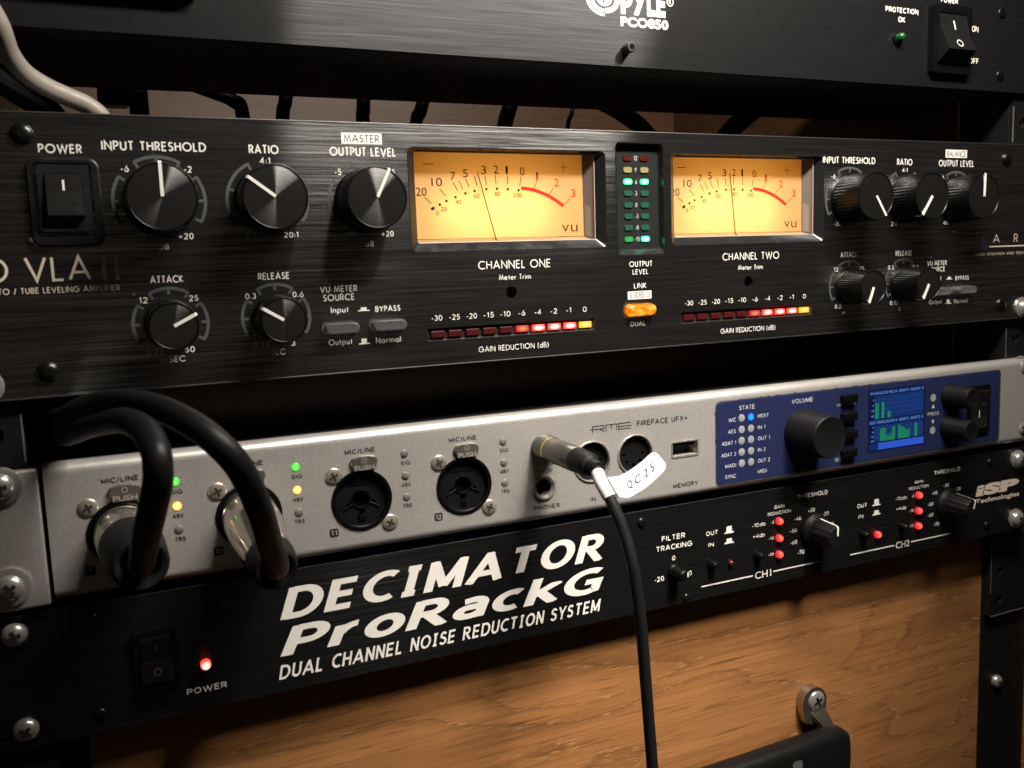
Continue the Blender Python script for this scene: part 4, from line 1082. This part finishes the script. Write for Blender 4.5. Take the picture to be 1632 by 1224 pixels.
for (x, zz) in (M1, M2):
    o = MB().lathe(x, zz, [(-2.8,8.7),(-3.4,8.6),(-3.6,8.2),(-3.4,7.8),(3,7.7)], 48, cap1=False).build('round_socket', NICKEL, ai, smooth=35)
    f = plate([circ(x,zz,7.75,40), rrect(x-1.2,x+1.2,zz+5.6,zz+7,.2,2)]+[circ(x+4.6*math.sin(R(a)),zz+4.6*math.cos(R(a)),.75,12) for a in (90,135,180,225,270)], -1.4, .5)
    f.build('socket_core', BLACK_DULL, o)
    MB().lathe(x, zz, [(.6,7.7),(.7,.1)], 30, cap1=True).build('socket_bottom', HOLE, o)
us = plate([rrect(193.7,207.6,-47.1,-40.0,.5,3), rrect(194.3,207.0,-46.5,-40.6,.3,3)], -3.3, -2.7).build('usb_port', NICKEL, ai)
ui = MB(); ui.loft([(x,-2.8,z_) for x, z_ in rrect(194.3,207.0,-46.5,-40.6,.3,3)], [(x,5,z_) for x, z_ in rrect(194.3,207.0,-46.5,-40.6,.3,3)]); ui.build('port_shell', flat('port_shell_metal', (.46,.42,.36), .35, .4), us)
MB().box(195,206.3,-2.0,5,-42.6,-41.0,.1).build('port_tongue', flat('port_tongue_plastic', (.02,.02,.02), .5), us)
MB().rect(194.3,207,-46.5,-40.6,4.9).build('port_bottom', HOLE, us)
# maker's mark in strokes
mb = MB()
B0, T0 = -32.0, -29.2; w = .42
mid = (B0+T0)/2
ribbon(mb, [(156.1,B0),(156.1,T0-.2),(161.3,T0-.2),(161.3,mid-.1)], w, -3.06); ribbon(mb, [(154.9,mid-.1),(161.5,mid-.1)], w, -3.07); ribbon(mb, [(159.2,mid-.1),(161.6,B0+.1)], w, -3.08)
ribbon(mb, [(162.3,B0),(162.3,T0-.2),(167.4,T0-.2),(167.4,B0)], w, -3.06); ribbon(mb, [(164.9,T0-.2),(164.9,B0+.9)], w, -3.07)
ribbon(mb, [(174.0,T0-.2),(168.3,T0-.2),(168.3,B0+.2),(174.0,B0+.2)], w, -3.06); ribbon(mb, [(168.3,mid-.1),(174.4,mid-.1)], w, -3.07)
mb.build('maker_mark', INK_BLACK, ai)
# blue display panel
BP = rrect(216.8,394.6,-62.0,-25.3,2.2,6)
bp_ = MB(); bi = rrect(217.2,394.2,-61.6,-25.7,2.0,6)
bp_.loft([(x,-3.02,z_) for x, z_ in BP], [(x,-3.25,z_) for x, z_ in bi]); bp_.add([(x,-3.25,z_) for x, z_ in bi], [tuple(range(len(bi)))])
bpn = bp_.build('display_panel', BLUE, ai)
plate([rrect(216.4,395.0,-62.4,-24.9,2.5,6), BP], -3.12, -2.9).build('panel_edge', flat('bright_panel_edge', (.50,.46,.42), .3, .9), ai)
CW = lambda items: part_bf(bpn, 'panel_caption', INK_BLUEWHITE, items, y=-3.32, bold=.004)
CW([('STATE',229.1,237.6,-29.8,-27.9)])
for i, (zz, a, x0, b, x1) in enumerate(((-33.4,'WC',223.4,'HOST',245.4),(-38.5,'AES',223.1,'IN 1',243.4),(-43.5,'ADAT 1',219.7,'OUT 1',246.0),(-48.6,'ADAT 2',219.4,'IN 2',243.5),(-53.6,'MADI',221.4,'OUT 2',246.0))):
    for j, x in enumerate((230.4,235.5)):
        mt = G_BLUE if (i == 0 and j == 1) else LED_OFF_PALE
        MB().lathe(x, zz, [(-3.2,1.7),(-3.4,1.65),(-3.5,1.2),(-3.55,.1)], 24).build('state_lamp', mt, bpn, smooth=60)
    CW([(a,x0,227.3,zz-1.2,zz+.5),(b,239.3,x1,zz-.9,zz+.8)])
CW([('SYNC',221.4,227.1,-59.6,-57.9),('MIDI',239.2,244.2,-59.3,-57.6)])
CW([('VOLUME',258.4,270.6,-29.8,-27.8)])
def plain_knob(cx, cz, r0, r1, h, mat, parent, name):
    return MB().lathe(cx, cz, [(-3.2,r0),(-3.8,r0+.1),(-4.6,r0-.25),(-h+1.2,r1+.2),(-h+.4,r1),(-h,r1-.5),(-h+.15,r1-1.0)], 64).build(name, mat, parent, smooth=35)
plain_knob(264.6,-43.2,10.6,9.4,20.5,BLACK_DULL,bpn,'volume_knob')
plain_knob(358.2,-35.2,6.2,5.0,16.5,BLACK_DULL,bpn,'encoder_knob'); plain_knob(358.0,-51.2,6.2,5.0,16.5,BLACK_DULL,bpn,'encoder_knob')
for x, zz in ((291.2,-30.2),(291.3,-38.7),(291.4,-47.2),(291.4,-56.0)):
    MB().box(x-4.4,x+4.4,-6.0,-3.2,zz-1.9,zz+1.9,.5,3).build('button', BLACK_PLASTIC, bpn, smooth=35)
CW([('METERIN',285.1,295.9,-33.7,-32.3),('REC/PLAY',284.4,295.9,-42.1,-40.7),('SUBMIX',285.4,295.9,-50.7,-49.3),('SETUP/REV',284.0,296.1,-59.5,-57.9)])
for zz in (-35.2,-51.4):
    sheet([circ(346.9,zz,1.9,24)], -3.3).build('panel_dot', LED_OFF_PALE, bpn)
CW([('1',346.6,347.2,-35.9,-34.5)]); CW([('2',346.4,347.4,-52.1,-50.7)])
CW([('PRESS',343.3,350.9,-44.0,-42.3)])
mb = MB(); mb.closed = False; mb.add([(346.0,-3.3,-40.4),(348.0,-3.3,-40.4),(347.0,-3.3,-38.3),(346.0,-3.3,-46.3),(348.0,-3.3,-46.3),(347.0,-3.3,-48.4)], [(0,1,2),(3,4,5)]); mb.build('panel_caption', INK_BLUEWHITE, bpn)
ds = plate([rrect(370.5,385.6,-55.8,-31.8,.6,3), rrect(372.4,383.6,-53.6,-34.0,.4,3)], -4.6, -3.2).build('standby_switch', BLACK_PLASTIC, bpn)
rk = MB(); prf = [(-4.0,-34.2),(-7.2,-34.4),(-5.6,-41),(-4.6,-47),(-5.2,-53.4),(-3.2,-53.4),(-3.2,-34.2)]; nn = len(prf)
rk.add([(372.6,y_,z_) for y_, z_ in prf]+[(383.4,y_,z_) for y_, z_ in prf], [tuple(range(nn)), tuple(range(nn,2*nn))]+[(k,(k+1) % nn,nn+(k+1) % nn,nn+k) for k in range(nn)])
rk.build('standby_switch_rocker', BLACK_GLOSS, bpn)
mb = MB(); mb.closed = False; mm = sheet([circ(379.4,-40.6,1.25,20,1.5), circ(379.4,-40.6,.95,20,1.2)], -5.85); mb.add(mm.v, mm.f); mb.build('standby_marking', flat('dim_marking', (.05,.05,.05), .5), bpn)
mb = MB(); mb.closed = False; mb.rect(377.0,377.6,-48.0,-44.2,-5.2); mb.build('standby_marking', INK_BLUEWHITE, bpn)
# the little colour screen
sc = plate([rrect(304.4,341.2,-57.8,-27.9,.3,2)], -3.30, -3.2).build('screen', SCR_DARK, ai)
SCRY = -3.36
mb = MB(); mb.closed = False
mb.rect(308.2,340.4,-42.0,-31.0,SCRY); mb.rect(308.2,340.4,-53.0,-45.2,SCRY); mb.rect(305.2,340.6,-30.6,-28.6,SCRY); mb.rect(305.2,340.6,-44.8,-42.4,SCRY); mb.rect(305.2,310.8,-56.9,-53.8,SCRY)
mb.build('screen_field', SCR_BG, sc)
mb = MB(); mb.closed = False
for x in [308.6+1.33*k for k in range(24)]:
    mb.rect(x,x+.28,-42,-31,SCRY-.03); mb.rect(x,x+.28,-53,-45.2,SCRY-.03)
for zz in [-33,-35.2,-37.4,-39.6,-47.2,-49.2,-51.2]: mb.rect(308.2,340.4,zz-.12,zz+.12,SCRY-.05)
mb.build('screen_grid', SCR_GRID, sc)
mb = MB(); mb.closed = False
for x, ww, zt in ((308.9,.9,-34.3),(310.1,.7,-34.3),(312.9,1.5,-34.3),(316.8,.9,-38.6),(318.0,.7,-39.4)): mb.rect(x,x+ww,-42,zt,SCRY-.07)
for i in range(27):
    x = 312.0+i*.98
    if i in (10,11,20,21,22,25,26): continue
    zt = (-47,-46.8,-46.6,-46.9,-50.2,-50.8,-49.6,-50.2,-46.9,-46.4,0,0,-46.1,-46.6,-47.1,-47.6,-48.2,-48.9,-49.4,-48.6,0,0,0,-46.2,-46.4,0,0)[i]
    mb.rect(x,x+.72,-53,zt,SCRY-.07)
mb.build('screen_bars', SCR_BAR, sc)
mb = MB(); bf(mb, 'IN ANALOG MIC A  ADAT1  ADAT2  S',305.6,340.0,-30.2,-29.0,y=SCRY-.05,bold=0); bf(mb, 'OUT ANALOG PH A  ADAT1  ADAT2  S',305.2,340.0,-44.3,-43.0,y=SCRY-.05,bold=0)
for zz, s_ in ((-33,'0'),(-35.4,'-6'),(-38,'-30'),(-40.6,'-60'),(-46,'0'),(-48.2,'-6'),(-50.4,'-30'),(-52.6,'-60')): bf(mb, s_,308-.7*len(s_),307.9,zz-.4,zz+.6,y=SCRY-.05,bold=0)
mb.build('screen_text', SCR_TXT, sc)
MB().rect(310.9,340.7,-57.0,-53.7,SCRY).build('screen_strip', SCR_BLUE, sc)

# ================================================================== NOISE GATE (bottom unit)
ng = thing('noise_gate', 'black noise gate with large white italic lettering, lowest unit in the rack', 'noise gate', (180,0,-113))
plate([rrect(-61.3,421.3,-113.2,-68.5,.7,3)], 0, 3).build('faceplate', BLACK_PLATE, ng)
MB().box(-61,421,-.1,.5,-69.0,-68.46,.2).build('faceplate_edge', flat('dark_grey_edge', (.055,.055,.054), .4, .6), ng)
MB().box(-42,402,3.05,11.5,-113,-69.5,.6).build('chassis', BLACK_BOX, ng)
MB().box(-36,400,32,200,-112.5,-69.5,.6).build('chassis', BLACK_BOX, ng)
hv(MB(), 'DECIMATOR',28.4,161.8,-86.6,-75.0,wv=.27,wh=.19,gap=.13,shear=.30).build('title', INK_WHITE, ng)
hv(MB(), 'ProRackG',27.5,161.2,-100.2,-89.3,wv=.25,wh=.20,gap=.10,shear=.30).build('title', INK_WHITE, ng)
hv(MB(), 'DUAL CHANNEL NOISE REDUCTION SYSTEM',26.5,159.6,-108.5,-103.2,wv=.21,wh=.17,gap=.17,shear=.27).build('title', INK_WHITE, ng)
CN = lambda items, bold=.014: part_bf(ng, 'caption', INK_WHITE, items, bold=bold)
CN([('POWER',-4.6,8.7,-106.9,-104.7)])
dome(2.2,-96.8,1.75,1.9,0,1.2).build('lamp', G_RED_HOT, ng, smooth=60)
so = plate([rrect(-20.2,-6.2,-100.5,-80.9,.7,3), rrect(-18.6,-7.8,-98.9,-82.6,.4,3)], -2.0, 0).build('power_switch', BLACK_PLASTIC, ng)
rk = MB(); prf = [(-1.8,-82.8),(-2.2,-84),(-2.5,-90.8),(-4.8,-97.8),(-4.2,-98.6),(-.2,-98.6),(-.2,-82.8)]; nn = len(prf)
rk.add([(-18.2,y_,z_) for y_, z_ in prf]+[(-8.2,y_,z_) for y_, z_ in prf], [tuple(range(nn)), tuple(range(nn,2*nn))]+[(k,(k+1) % nn,nn+(k+1) % nn,nn+k) for k in range(nn)])
rk.build('rocker', BLACK_PLASTIC, so)
mb = MB(); mb.closed = False
f = lambda zz: -2.5-(zz+90.8)/(-97.8+90.8)*2.3-.06
mb.loft([(x,f(z_),z_) for x, z_ in circ(-13.2,-94.8,1.25,24)], [(x,f(z_),z_) for x, z_ in circ(-13.2,-94.8,.85,24)])
mb.build('switch_marking', flat('dull_red_print', (.028,.007,.006), .6), so)
mb = MB(); mb.closed = False; mb.rect(-13.4,-13.0,-88,-86,-2.52); mb.build('switch_marking', flat('dim_print', (.022,.021,.020), .6), so)
for (x, zz) in ((-31.8,-107),(180.2,-73.6),(392.8,-73.8),(391.8,-107.3),(202.7,-111.2),(-31.8,-74)):
    s_ = dome(x, zz, 2.1, .9, 0, .2).build('panel_screw', DARK_SCREW, ng, smooth=55)
    cross_mesh(x, zz, -1.0, 1.1, .3, 30, .6).build('screw_recess', HOLE, s_)
CN([('FILTER',190.2,202.2,-83.7,-81.3)]); CN([('TRACKING',187.2,205.6,-87.9,-85.5)]); CN([('0',195.3,197.0,-92.9,-90.8)]); CN([('-20',186.0,191.0,-101.1,-98.9)]); CN([('20',201.6,205.5,-101.2,-99.0)])
tp_ = MB().lathe(196.2,-97.8,[(0,3.4),(-1,3.4),(-1.4,2.9),(-8.0,2.6),(-8.5,2.1)], 30, mod=lambda k, y_: 1.0 if k % 3 else .95).build('trim_knob', BLACK_PLASTIC, ng, smooth=40)
MB().box(197.2,197.8,-8.62,-8.4,-98.2,-96.2,.05).build('pointer', INK_WHITE, tp_)
for o in (0,):
    CN([('OUT',213.3,219.7,-84.9,-82.9),('IN',214.4,217.4,-90.1,-88.2)]); CN([('OUT',301.5,307.7,-85.2,-83.2),('IN',302.4,305.4,-90.4,-88.5)])
for x in (223.2,311.3):
    mb = MB(); mb.closed = False
    mb.rect(x,x+5.2,-85.5,-84.9,-.06); mb.add([(x+1.0,-.06,-84.9),(x+4.2,-.06,-84.9),(x+4.0,-.06,-82.2),(x+1.2,-.06,-82.2)], [(0,1,2,3)])
    mb.rect(x,x+5.2,-90.2,-89.6,-.06); mb.add([(x+1.0,-.06,-89.6),(x+4.2,-.06,-89.6),(x+4.0,-.06,-87.8),(x+1.2,-.06,-87.8)], [(0,1,2,3)])
    mb.build('switch_symbol', INK_WHITE, ng)
for x, zz in ((216.0,-98.0),(241.4,-98.1),(305.0,-98.3),(330.6,-98.3)):
    b_ = MB().lathe(x, zz, [(0,2.6),(-.5,2.6),(-.6,1.9),(-3.6,1.7),(-4.1,1.3)], 26).build('push_button', BLACK_PLASTIC, ng, smooth=40)
for dx in (0, 87.9):
    CN([('-10db',238.4+dx,246.2+dx,-85.0,-83.2),('+4db',238.9+dx,245.8+dx,-90.1,-88.3)], bold=0)
    CN([('GAIN',251.2+dx,257.0+dx,-78.1,-76.6),('REDUCTION',247.4+dx,260.9+dx,-80.9,-79.4)], bold=.002)
    for zz in (-84.0,-92.0,-99.7): dome(253.6+dx,zz,1.75,1.7,0,.9).build('lamp', G_RED, ng, smooth=60)
    CN([('-3',249.2+dx,251.0+dx,-84.9,-83.5),('-10',248.0+dx,250.9+dx,-92.3,-90.9),('-30',247.7+dx,250.9+dx,-99.9,-98.5)], bold=0)
    k0 = 274.7+dx-.3*(dx > 0)
    CN([('THRESHOLD',264.5+dx,283.0+dx,-75.4,-73.3)])
    CN([('-40',263.0+dx,267.0+dx,-85.6,-83.7),('-50',260.4+dx,264.4+dx,-91.0,-89.1),('-60',260.6+dx,264.6+dx,-96.6,-94.7),('-70',264.9+dx,268.9+dx,-102.0,-100.1),('-30',271.2+dx,275.2+dx,-82.7,-80.8),('-20',279.7+dx,283.7+dx,-85.7,-83.8),('-10',283.2+dx,287.0+dx,-91.2,-89.3)], bold=.006)
    fl = lambda k, y_: (.94 if (k % 6) in (0,1) else 1.0) if -14.3 < y_ < -3.4 else 1.0
    kb = MB().lathe(k0,-91.6,[(0,8.2),(-1.6,8.2),(-2.6,7.4),(-3.3,6.6),(-3.6,6.2),(-14.2,5.3),(-15.0,4.8)], 66, mod=fl).build('knob', BLACK_DULL, ng, smooth=30)
    ang = 3 if dx == 0 else 17
    s_, c = math.sin(R(ang)), math.cos(R(ang)); w = .42
    p = MB(); q = lambda a, b, y_: (k0+a*s_+b*c, y_, -91.6+a*c-b*s_)
    p.add([q(.8,-w,-15.12),q(.8,w,-15.12),q(4.7,w,-15.12),q(4.7,-w,-15.12),q(5.45,w,-14.2),q(5.45,-w,-14.2),q(6.35,w,-3.6),q(6.35,-w,-3.6)], [(0,1,2,3),(3,2,4,5),(5,4,6,7)])
    p.closed = False
    p.build('pointer', INK_WHITE, kb)
dome(226.4,-99.3,1.5,1.4,0,.5).build('lamp', flat('unlit_dark_red_lamp', (.05,.006,.006), .15), ng, smooth=60)
dome(314.3,-99.9,1.75,1.7,0,.9).build('lamp', G_RED, ng, smooth=60)
for a, b, c, d, s_, x0, x1 in ((210.6,238.9,250.7,278.6,'CH1',240.1,249.4),(297.3,325.8,337.5,365.4,'CH2',327.1,336.3)):
    mb = MB(); mb.closed = False; mb.rect(a,b,-107.8,-107.2,-.06); mb.rect(c,d,-107.8,-107.2,-.06); bf(mb, s_, x0, x1, -109.4, -106.1, bold=.006)
    mb.build('channel_line', INK_WHITE, ng)
mb = MB(); bf(mb, 'iSP',382.6,415.6,-90.9,-84.9,bold=.07,shear=.08); bf(mb, 'Technologies',382.6,416.0,-94.7,-92.3,bold=.03)
mb.build('maker_logo', INK_GOLD, ng)

# ================================================================== PLUGS AND CABLES
def frame_to(axis_pt, direction):
    d = Vector(direction).normalized(); yv = -d; xv = Vector((0,0,1)).cross(yv).normalized() * -1; zv = xv.cross(yv)
    M_ = Matrix((xv, yv, zv)).transposed(); P = Vector(axis_pt)
    return lambda p: tuple(P+M_ @ Vector(p))
def mic_cable(label, base, end, path, sh, r1, r2):
    """sh: share of the plug that is bare metal; r1, r2: boot radius at its root and lip"""
    d = Vector(end)-Vector(base); L = d.length; tf = frame_to(base, d)
    t = thing('microphone_cable', label, 'cable', base, 'black microphone cables plugged into the silver interface')
    MB().lathe(0, 0, [(4,9.3),(0,9.4),(-1.2,9.4),(-1.5,9.1),(-2.4,9.1),(-2.7,9.4),(-.30*L,9.35),(-.31*L,9.2),(-sh*L+1.5,r1+.15),(-sh*L,r1-.1),(-sh*L-.2,r1-.8)], 56, tilt=tf, cap1=True).build('connector_shell', flat('polished_shell', (.66,.61,.54), .17, .95), t, smooth=35)
    b0, b1 = -sh*L+.2, -L
    MB().lathe(0, 0, [(b0,r1-.3),(b0-.4,r1),(b0*.75+b1*.25,r1+.05),(b0*.4+b1*.6,r1*.55+r2*.45),(b1+1.2,r2+.05),(b1,r2-.3),(b1-.4,r2-1.0),(b1,r2-2.2),(b1+3,r2-3)], 48, tilt=tf, cap1=True).build('boot', RUBBER_DULL, t, smooth=40)
    MB().tube(smooth_path(path, 12), 3.55, 20).build('cord', RUBBER, t, smooth=60)
    return t
mic_cable('black microphone cable in the leftmost input, curling tightly upwards', (CX[0],-3.5,CZ), (-15.7,-41,-46.2),
    [(-16.2,-36,-46.2),(-15.7,-44,-45.4),(-15.4,-56,-41.0),(-14.3,-74,-30.2),(-11.8,-86,-18.0),(-10.5,-90,-11.2),(-10.5,-88,-5.1),(-12.3,-76,-1.7),(-17.0,-58,-1.2),(-25.2,-34,-5.2),(-33,-8,-11),(-37,20,-13.5),(-38,80,-14),(-30,140,-14)], .44, 9.5, 8.2)
mic_cable('black microphone cable in the second input, arching over towards the left', (CX[1],-3.5,CZ), (21.6,-45,-53.0),
    [(21.2,-40,-52.4),(21.6,-47,-52.2),(20.4,-56,-47.0),(17.5,-66,-38.3),(14.0,-78,-26.0),(9.1,-86,-12.9),(3.7,-86,-5.1),(-2.6,-78,0.0),(-10.0,-64,2.7),(-18.9,-45,2.4),(-27.6,-22,-1.6),(-34,-2,-6.8),(-37,16,-7),(-36,80,-8.5),(-24,140,-10)], .80, 7.6, 7.0)

hp = thing('headphone_cable', 'thin black headphone cable hanging from a grey jack with white flag label', 'cable', (JX,-3.5,JZ1))
tf = frame_to((JX,-3.6,JZ1), (0.0,-1,-.015))
MB().lathe(0, 0, [(1.5,3.1),(0,3.1),(0,5.1),(-3.2,5.15),(-3.6,4.9),(-7.4,4.7)], 40, tilt=tf, cap1=True).build('jack_collar', SATIN, hp, smooth=35)
MB().lathe(0, 0, [(-7.3,4.95),(-7.9,5.0),(-8.5,4.95),(-8.6,4.6)], 40, tilt=tf, cap1=True).build('jack_ring', GOLDRING, hp, smooth=35)
MB().lathe(0, 0, [(-8.5,4.75),(-9.0,4.85),(-27.0,4.75),(-27.8,4.4),(-28,4.0)], 40, tilt=tf, cap1=True).build('jack_sleeve', SATIN, hp, smooth=35)
MB().lathe(0, 0, [(-27.6,4.5),(-28.4,4.7),(-36.5,4.3),(-38.2,3.7),(-38.6,2.9),(-39.0,2.7),(-44,2.4)], 36, tilt=tf, cap1=True).build('boot', RUBBER_DULL, hp, smooth=40)
hpath = smooth_path([(JX,-40,-35.2),(JX-.6,-46.5,-35.9),(131.6,-52,-39.2),(132.9,-57,-45.6),(135.0,-61,-55.4),(136.6,-64,-68.1),(138.5,-65,-88.1),(140.0,-65,-111.0),(141.9,-65,-140.2),(143.5,-65,-165.8),(145,-65,-200)], 12)
MB().tube(hpath, 2.05, 18).build('cord', RUBBER_DULL, hp, smooth=60)
# flag label: wrapped round the cord, two leaves stuck together, curling slightly
wrap = [p for p in hpath if -44.2 <= p.z <= -36.6]
MB().tube(wrap, 2.32, 24, caps=False).build('label_wrap', PAPER, hp, smooth=60)
fl = MB(); nU, nV = 22, 6
TLe = [(134.8,-51.2,-38.0),(139.0,-51.4,-38.0),(143.4,-51.0,-36.9),(149.4,-50.2,-34.4),(153.0,-49.6,-32.4),(155.8,-49.2,-31.4)]
BLe = [(137.6,-53.6,-44.6),(141.0,-53.6,-45.6),(144.4,-53.0,-45.0),(149.6,-52.0,-43.5),(155.4,-51.0,-40.6),(160.4,-50.2,-37.6)]
TT = smooth_path(TLe, 5); BB = smooth_path(BLe, 5); nU = len(TT)
g = []
for i in range(nU):
    for j in range(nV+1):
        v_ = j/nV; p = TT[i].lerp(BB[i], v_)
        # round the free corners
        u = i/(nU-1)
        if u > .90:
            e_ = (u-.90)/.10; lim = 1-(1-math.sqrt(max(0,1-e_*e_)))*.42; vv = .5+(v_-.5)*lim; p = TT[i].lerp(BB[i], vv)
        g.append(p)
front = [tuple(p) for p in g]; back = [(p.x+.05,p.y+.28,p.z+.02) for p in g]
W_ = nV+1
fl.add(front, [(i*W_+j,(i+1)*W_+j,(i+1)*W_+j+1,i*W_+j+1) for i in range(nU-1) for j in range(nV)])
fl.add(back, [(i*W_+j,i*W_+j+1,(i+1)*W_+j+1,(i+1)*W_+j) for i in range(nU-1) for j in range(nV)])
fl.closed = False
tagp = fl.build('name_flag', PAPER, hp, smooth=60); tagp['label'] = 'white paper flag reading QC25'
# lettering follows the curled paper
tw = MB(); tw.closed = False
def on_flag(u, v_):
    fi = u*(nU-1); i = min(int(fi), nU-2); f_ = fi-i
    a = TT[i].lerp(BB[i], v_); b = TT[i+1].lerp(BB[i+1], v_); p = a.lerp(b, f_); return (p.x-.02, p.y-.12, p.z)
for ch, u0, u1 in (('Q',.30,.405),('C',.455,.54),('2',.60,.675),('5',.735,.80)):
    vs, fs = font_mesh(ch, .004); a = min(v[0] for v in vs); b = max(v[0] for v in vs); lo, hi = cap_height(.004)
    tw.add([on_flag(u0+(u1-u0)*(v[0]-a)/(b-a), .64-.30*(v[1]-lo)/(hi-lo)) for v in vs], fs)
tw.build('flag_lettering', flat('pencil_grey_print', (.06,.06,.06), .7), hp)

# loose cable at the upper left and cords hanging behind
bc = MB().tube(smooth_path([(-52,-10,140),(-46,-9,124),(-40.4,-5,112.5),(-38.6,1,105.2),(-35.4,6,100.6),(-30.0,10,97.4),(-24.2,13,95.2),(-18.6,15,93.0),(-14.2,17,89.0),(-12.5,22,82),(-12,40,72)], 10), 3.0, 20).build('power_cable', BEIGE, smooth=60)
tag(bc, 'beige cable curling down behind the top left corner of the compressor', 'cable')
dk = MB().tube(smooth_path([(-60,2,118),(-50,8,106),(-44,14,101),(-37,20,96.5),(-30,26,92),(-26,34,84)], 10), 4.2, 18).build('power_cable', RUBBER, smooth=60)
tag(dk, 'thick black cable just under the beige cable at the upper left', 'cable')
back_cords = [([(3.2,128),(3.2,114),(3.5,60)],4.4,'black cord hanging in the gap to the right of the dark plug'),
 ([(28,128.5),(38,125.2),(46.4,121.5),(50.2,114),(52,60)],3.4,'black cord bending over to the right in the gap above the ratio caption'),
 ([(73,132),(71.2,122),(69.2,112),(66,60)],3.4,'slightly slanted black cord in the gap left of the master caption'),
 ([(111.8,132),(111,120),(110.3,112),(110,60)],3.6,'straight black cord in the gap above the master output knob'),
 ([(146,133),(142,120),(139,112),(132,60)],3.5,'slanted black cord in the gap above the left needle meter'),
 ([(198,134),(193.4,122),(190,110),(182,60)],4.4,'slanted black cord in the gap left of the level meter'),
 ([(236,134),(233,122),(230,112),(226,60)],1.3,'thin black wire in the gap above the level meter'),
 ([(252,130),(266,124),(283,113),(300,90)],5.0,'thick black cord crossing the gap down to the right'),
 ([(372,134),(357,125),(343,114),(322,90)],6.0,'thick black cord crossing the gap down to the left, rightmost')]
for pts, r, lab in back_cords:
    o = MB().tube(smooth_path([(x,150,z_) for x, z_ in pts], 8), r, 16).build('hanging_cable', RUBBER, smooth=60)
    tag(o, lab, 'cord', 'black cords hanging behind the equipment')
pg = MB().box(-14.5,-.6,142,158,117,125,2.2,3); o = pg.build('plug', BLACK_PLASTIC, smooth=40)
tag(o, 'dark plug hanging in the gap beside the end of the beige cable', 'plug')
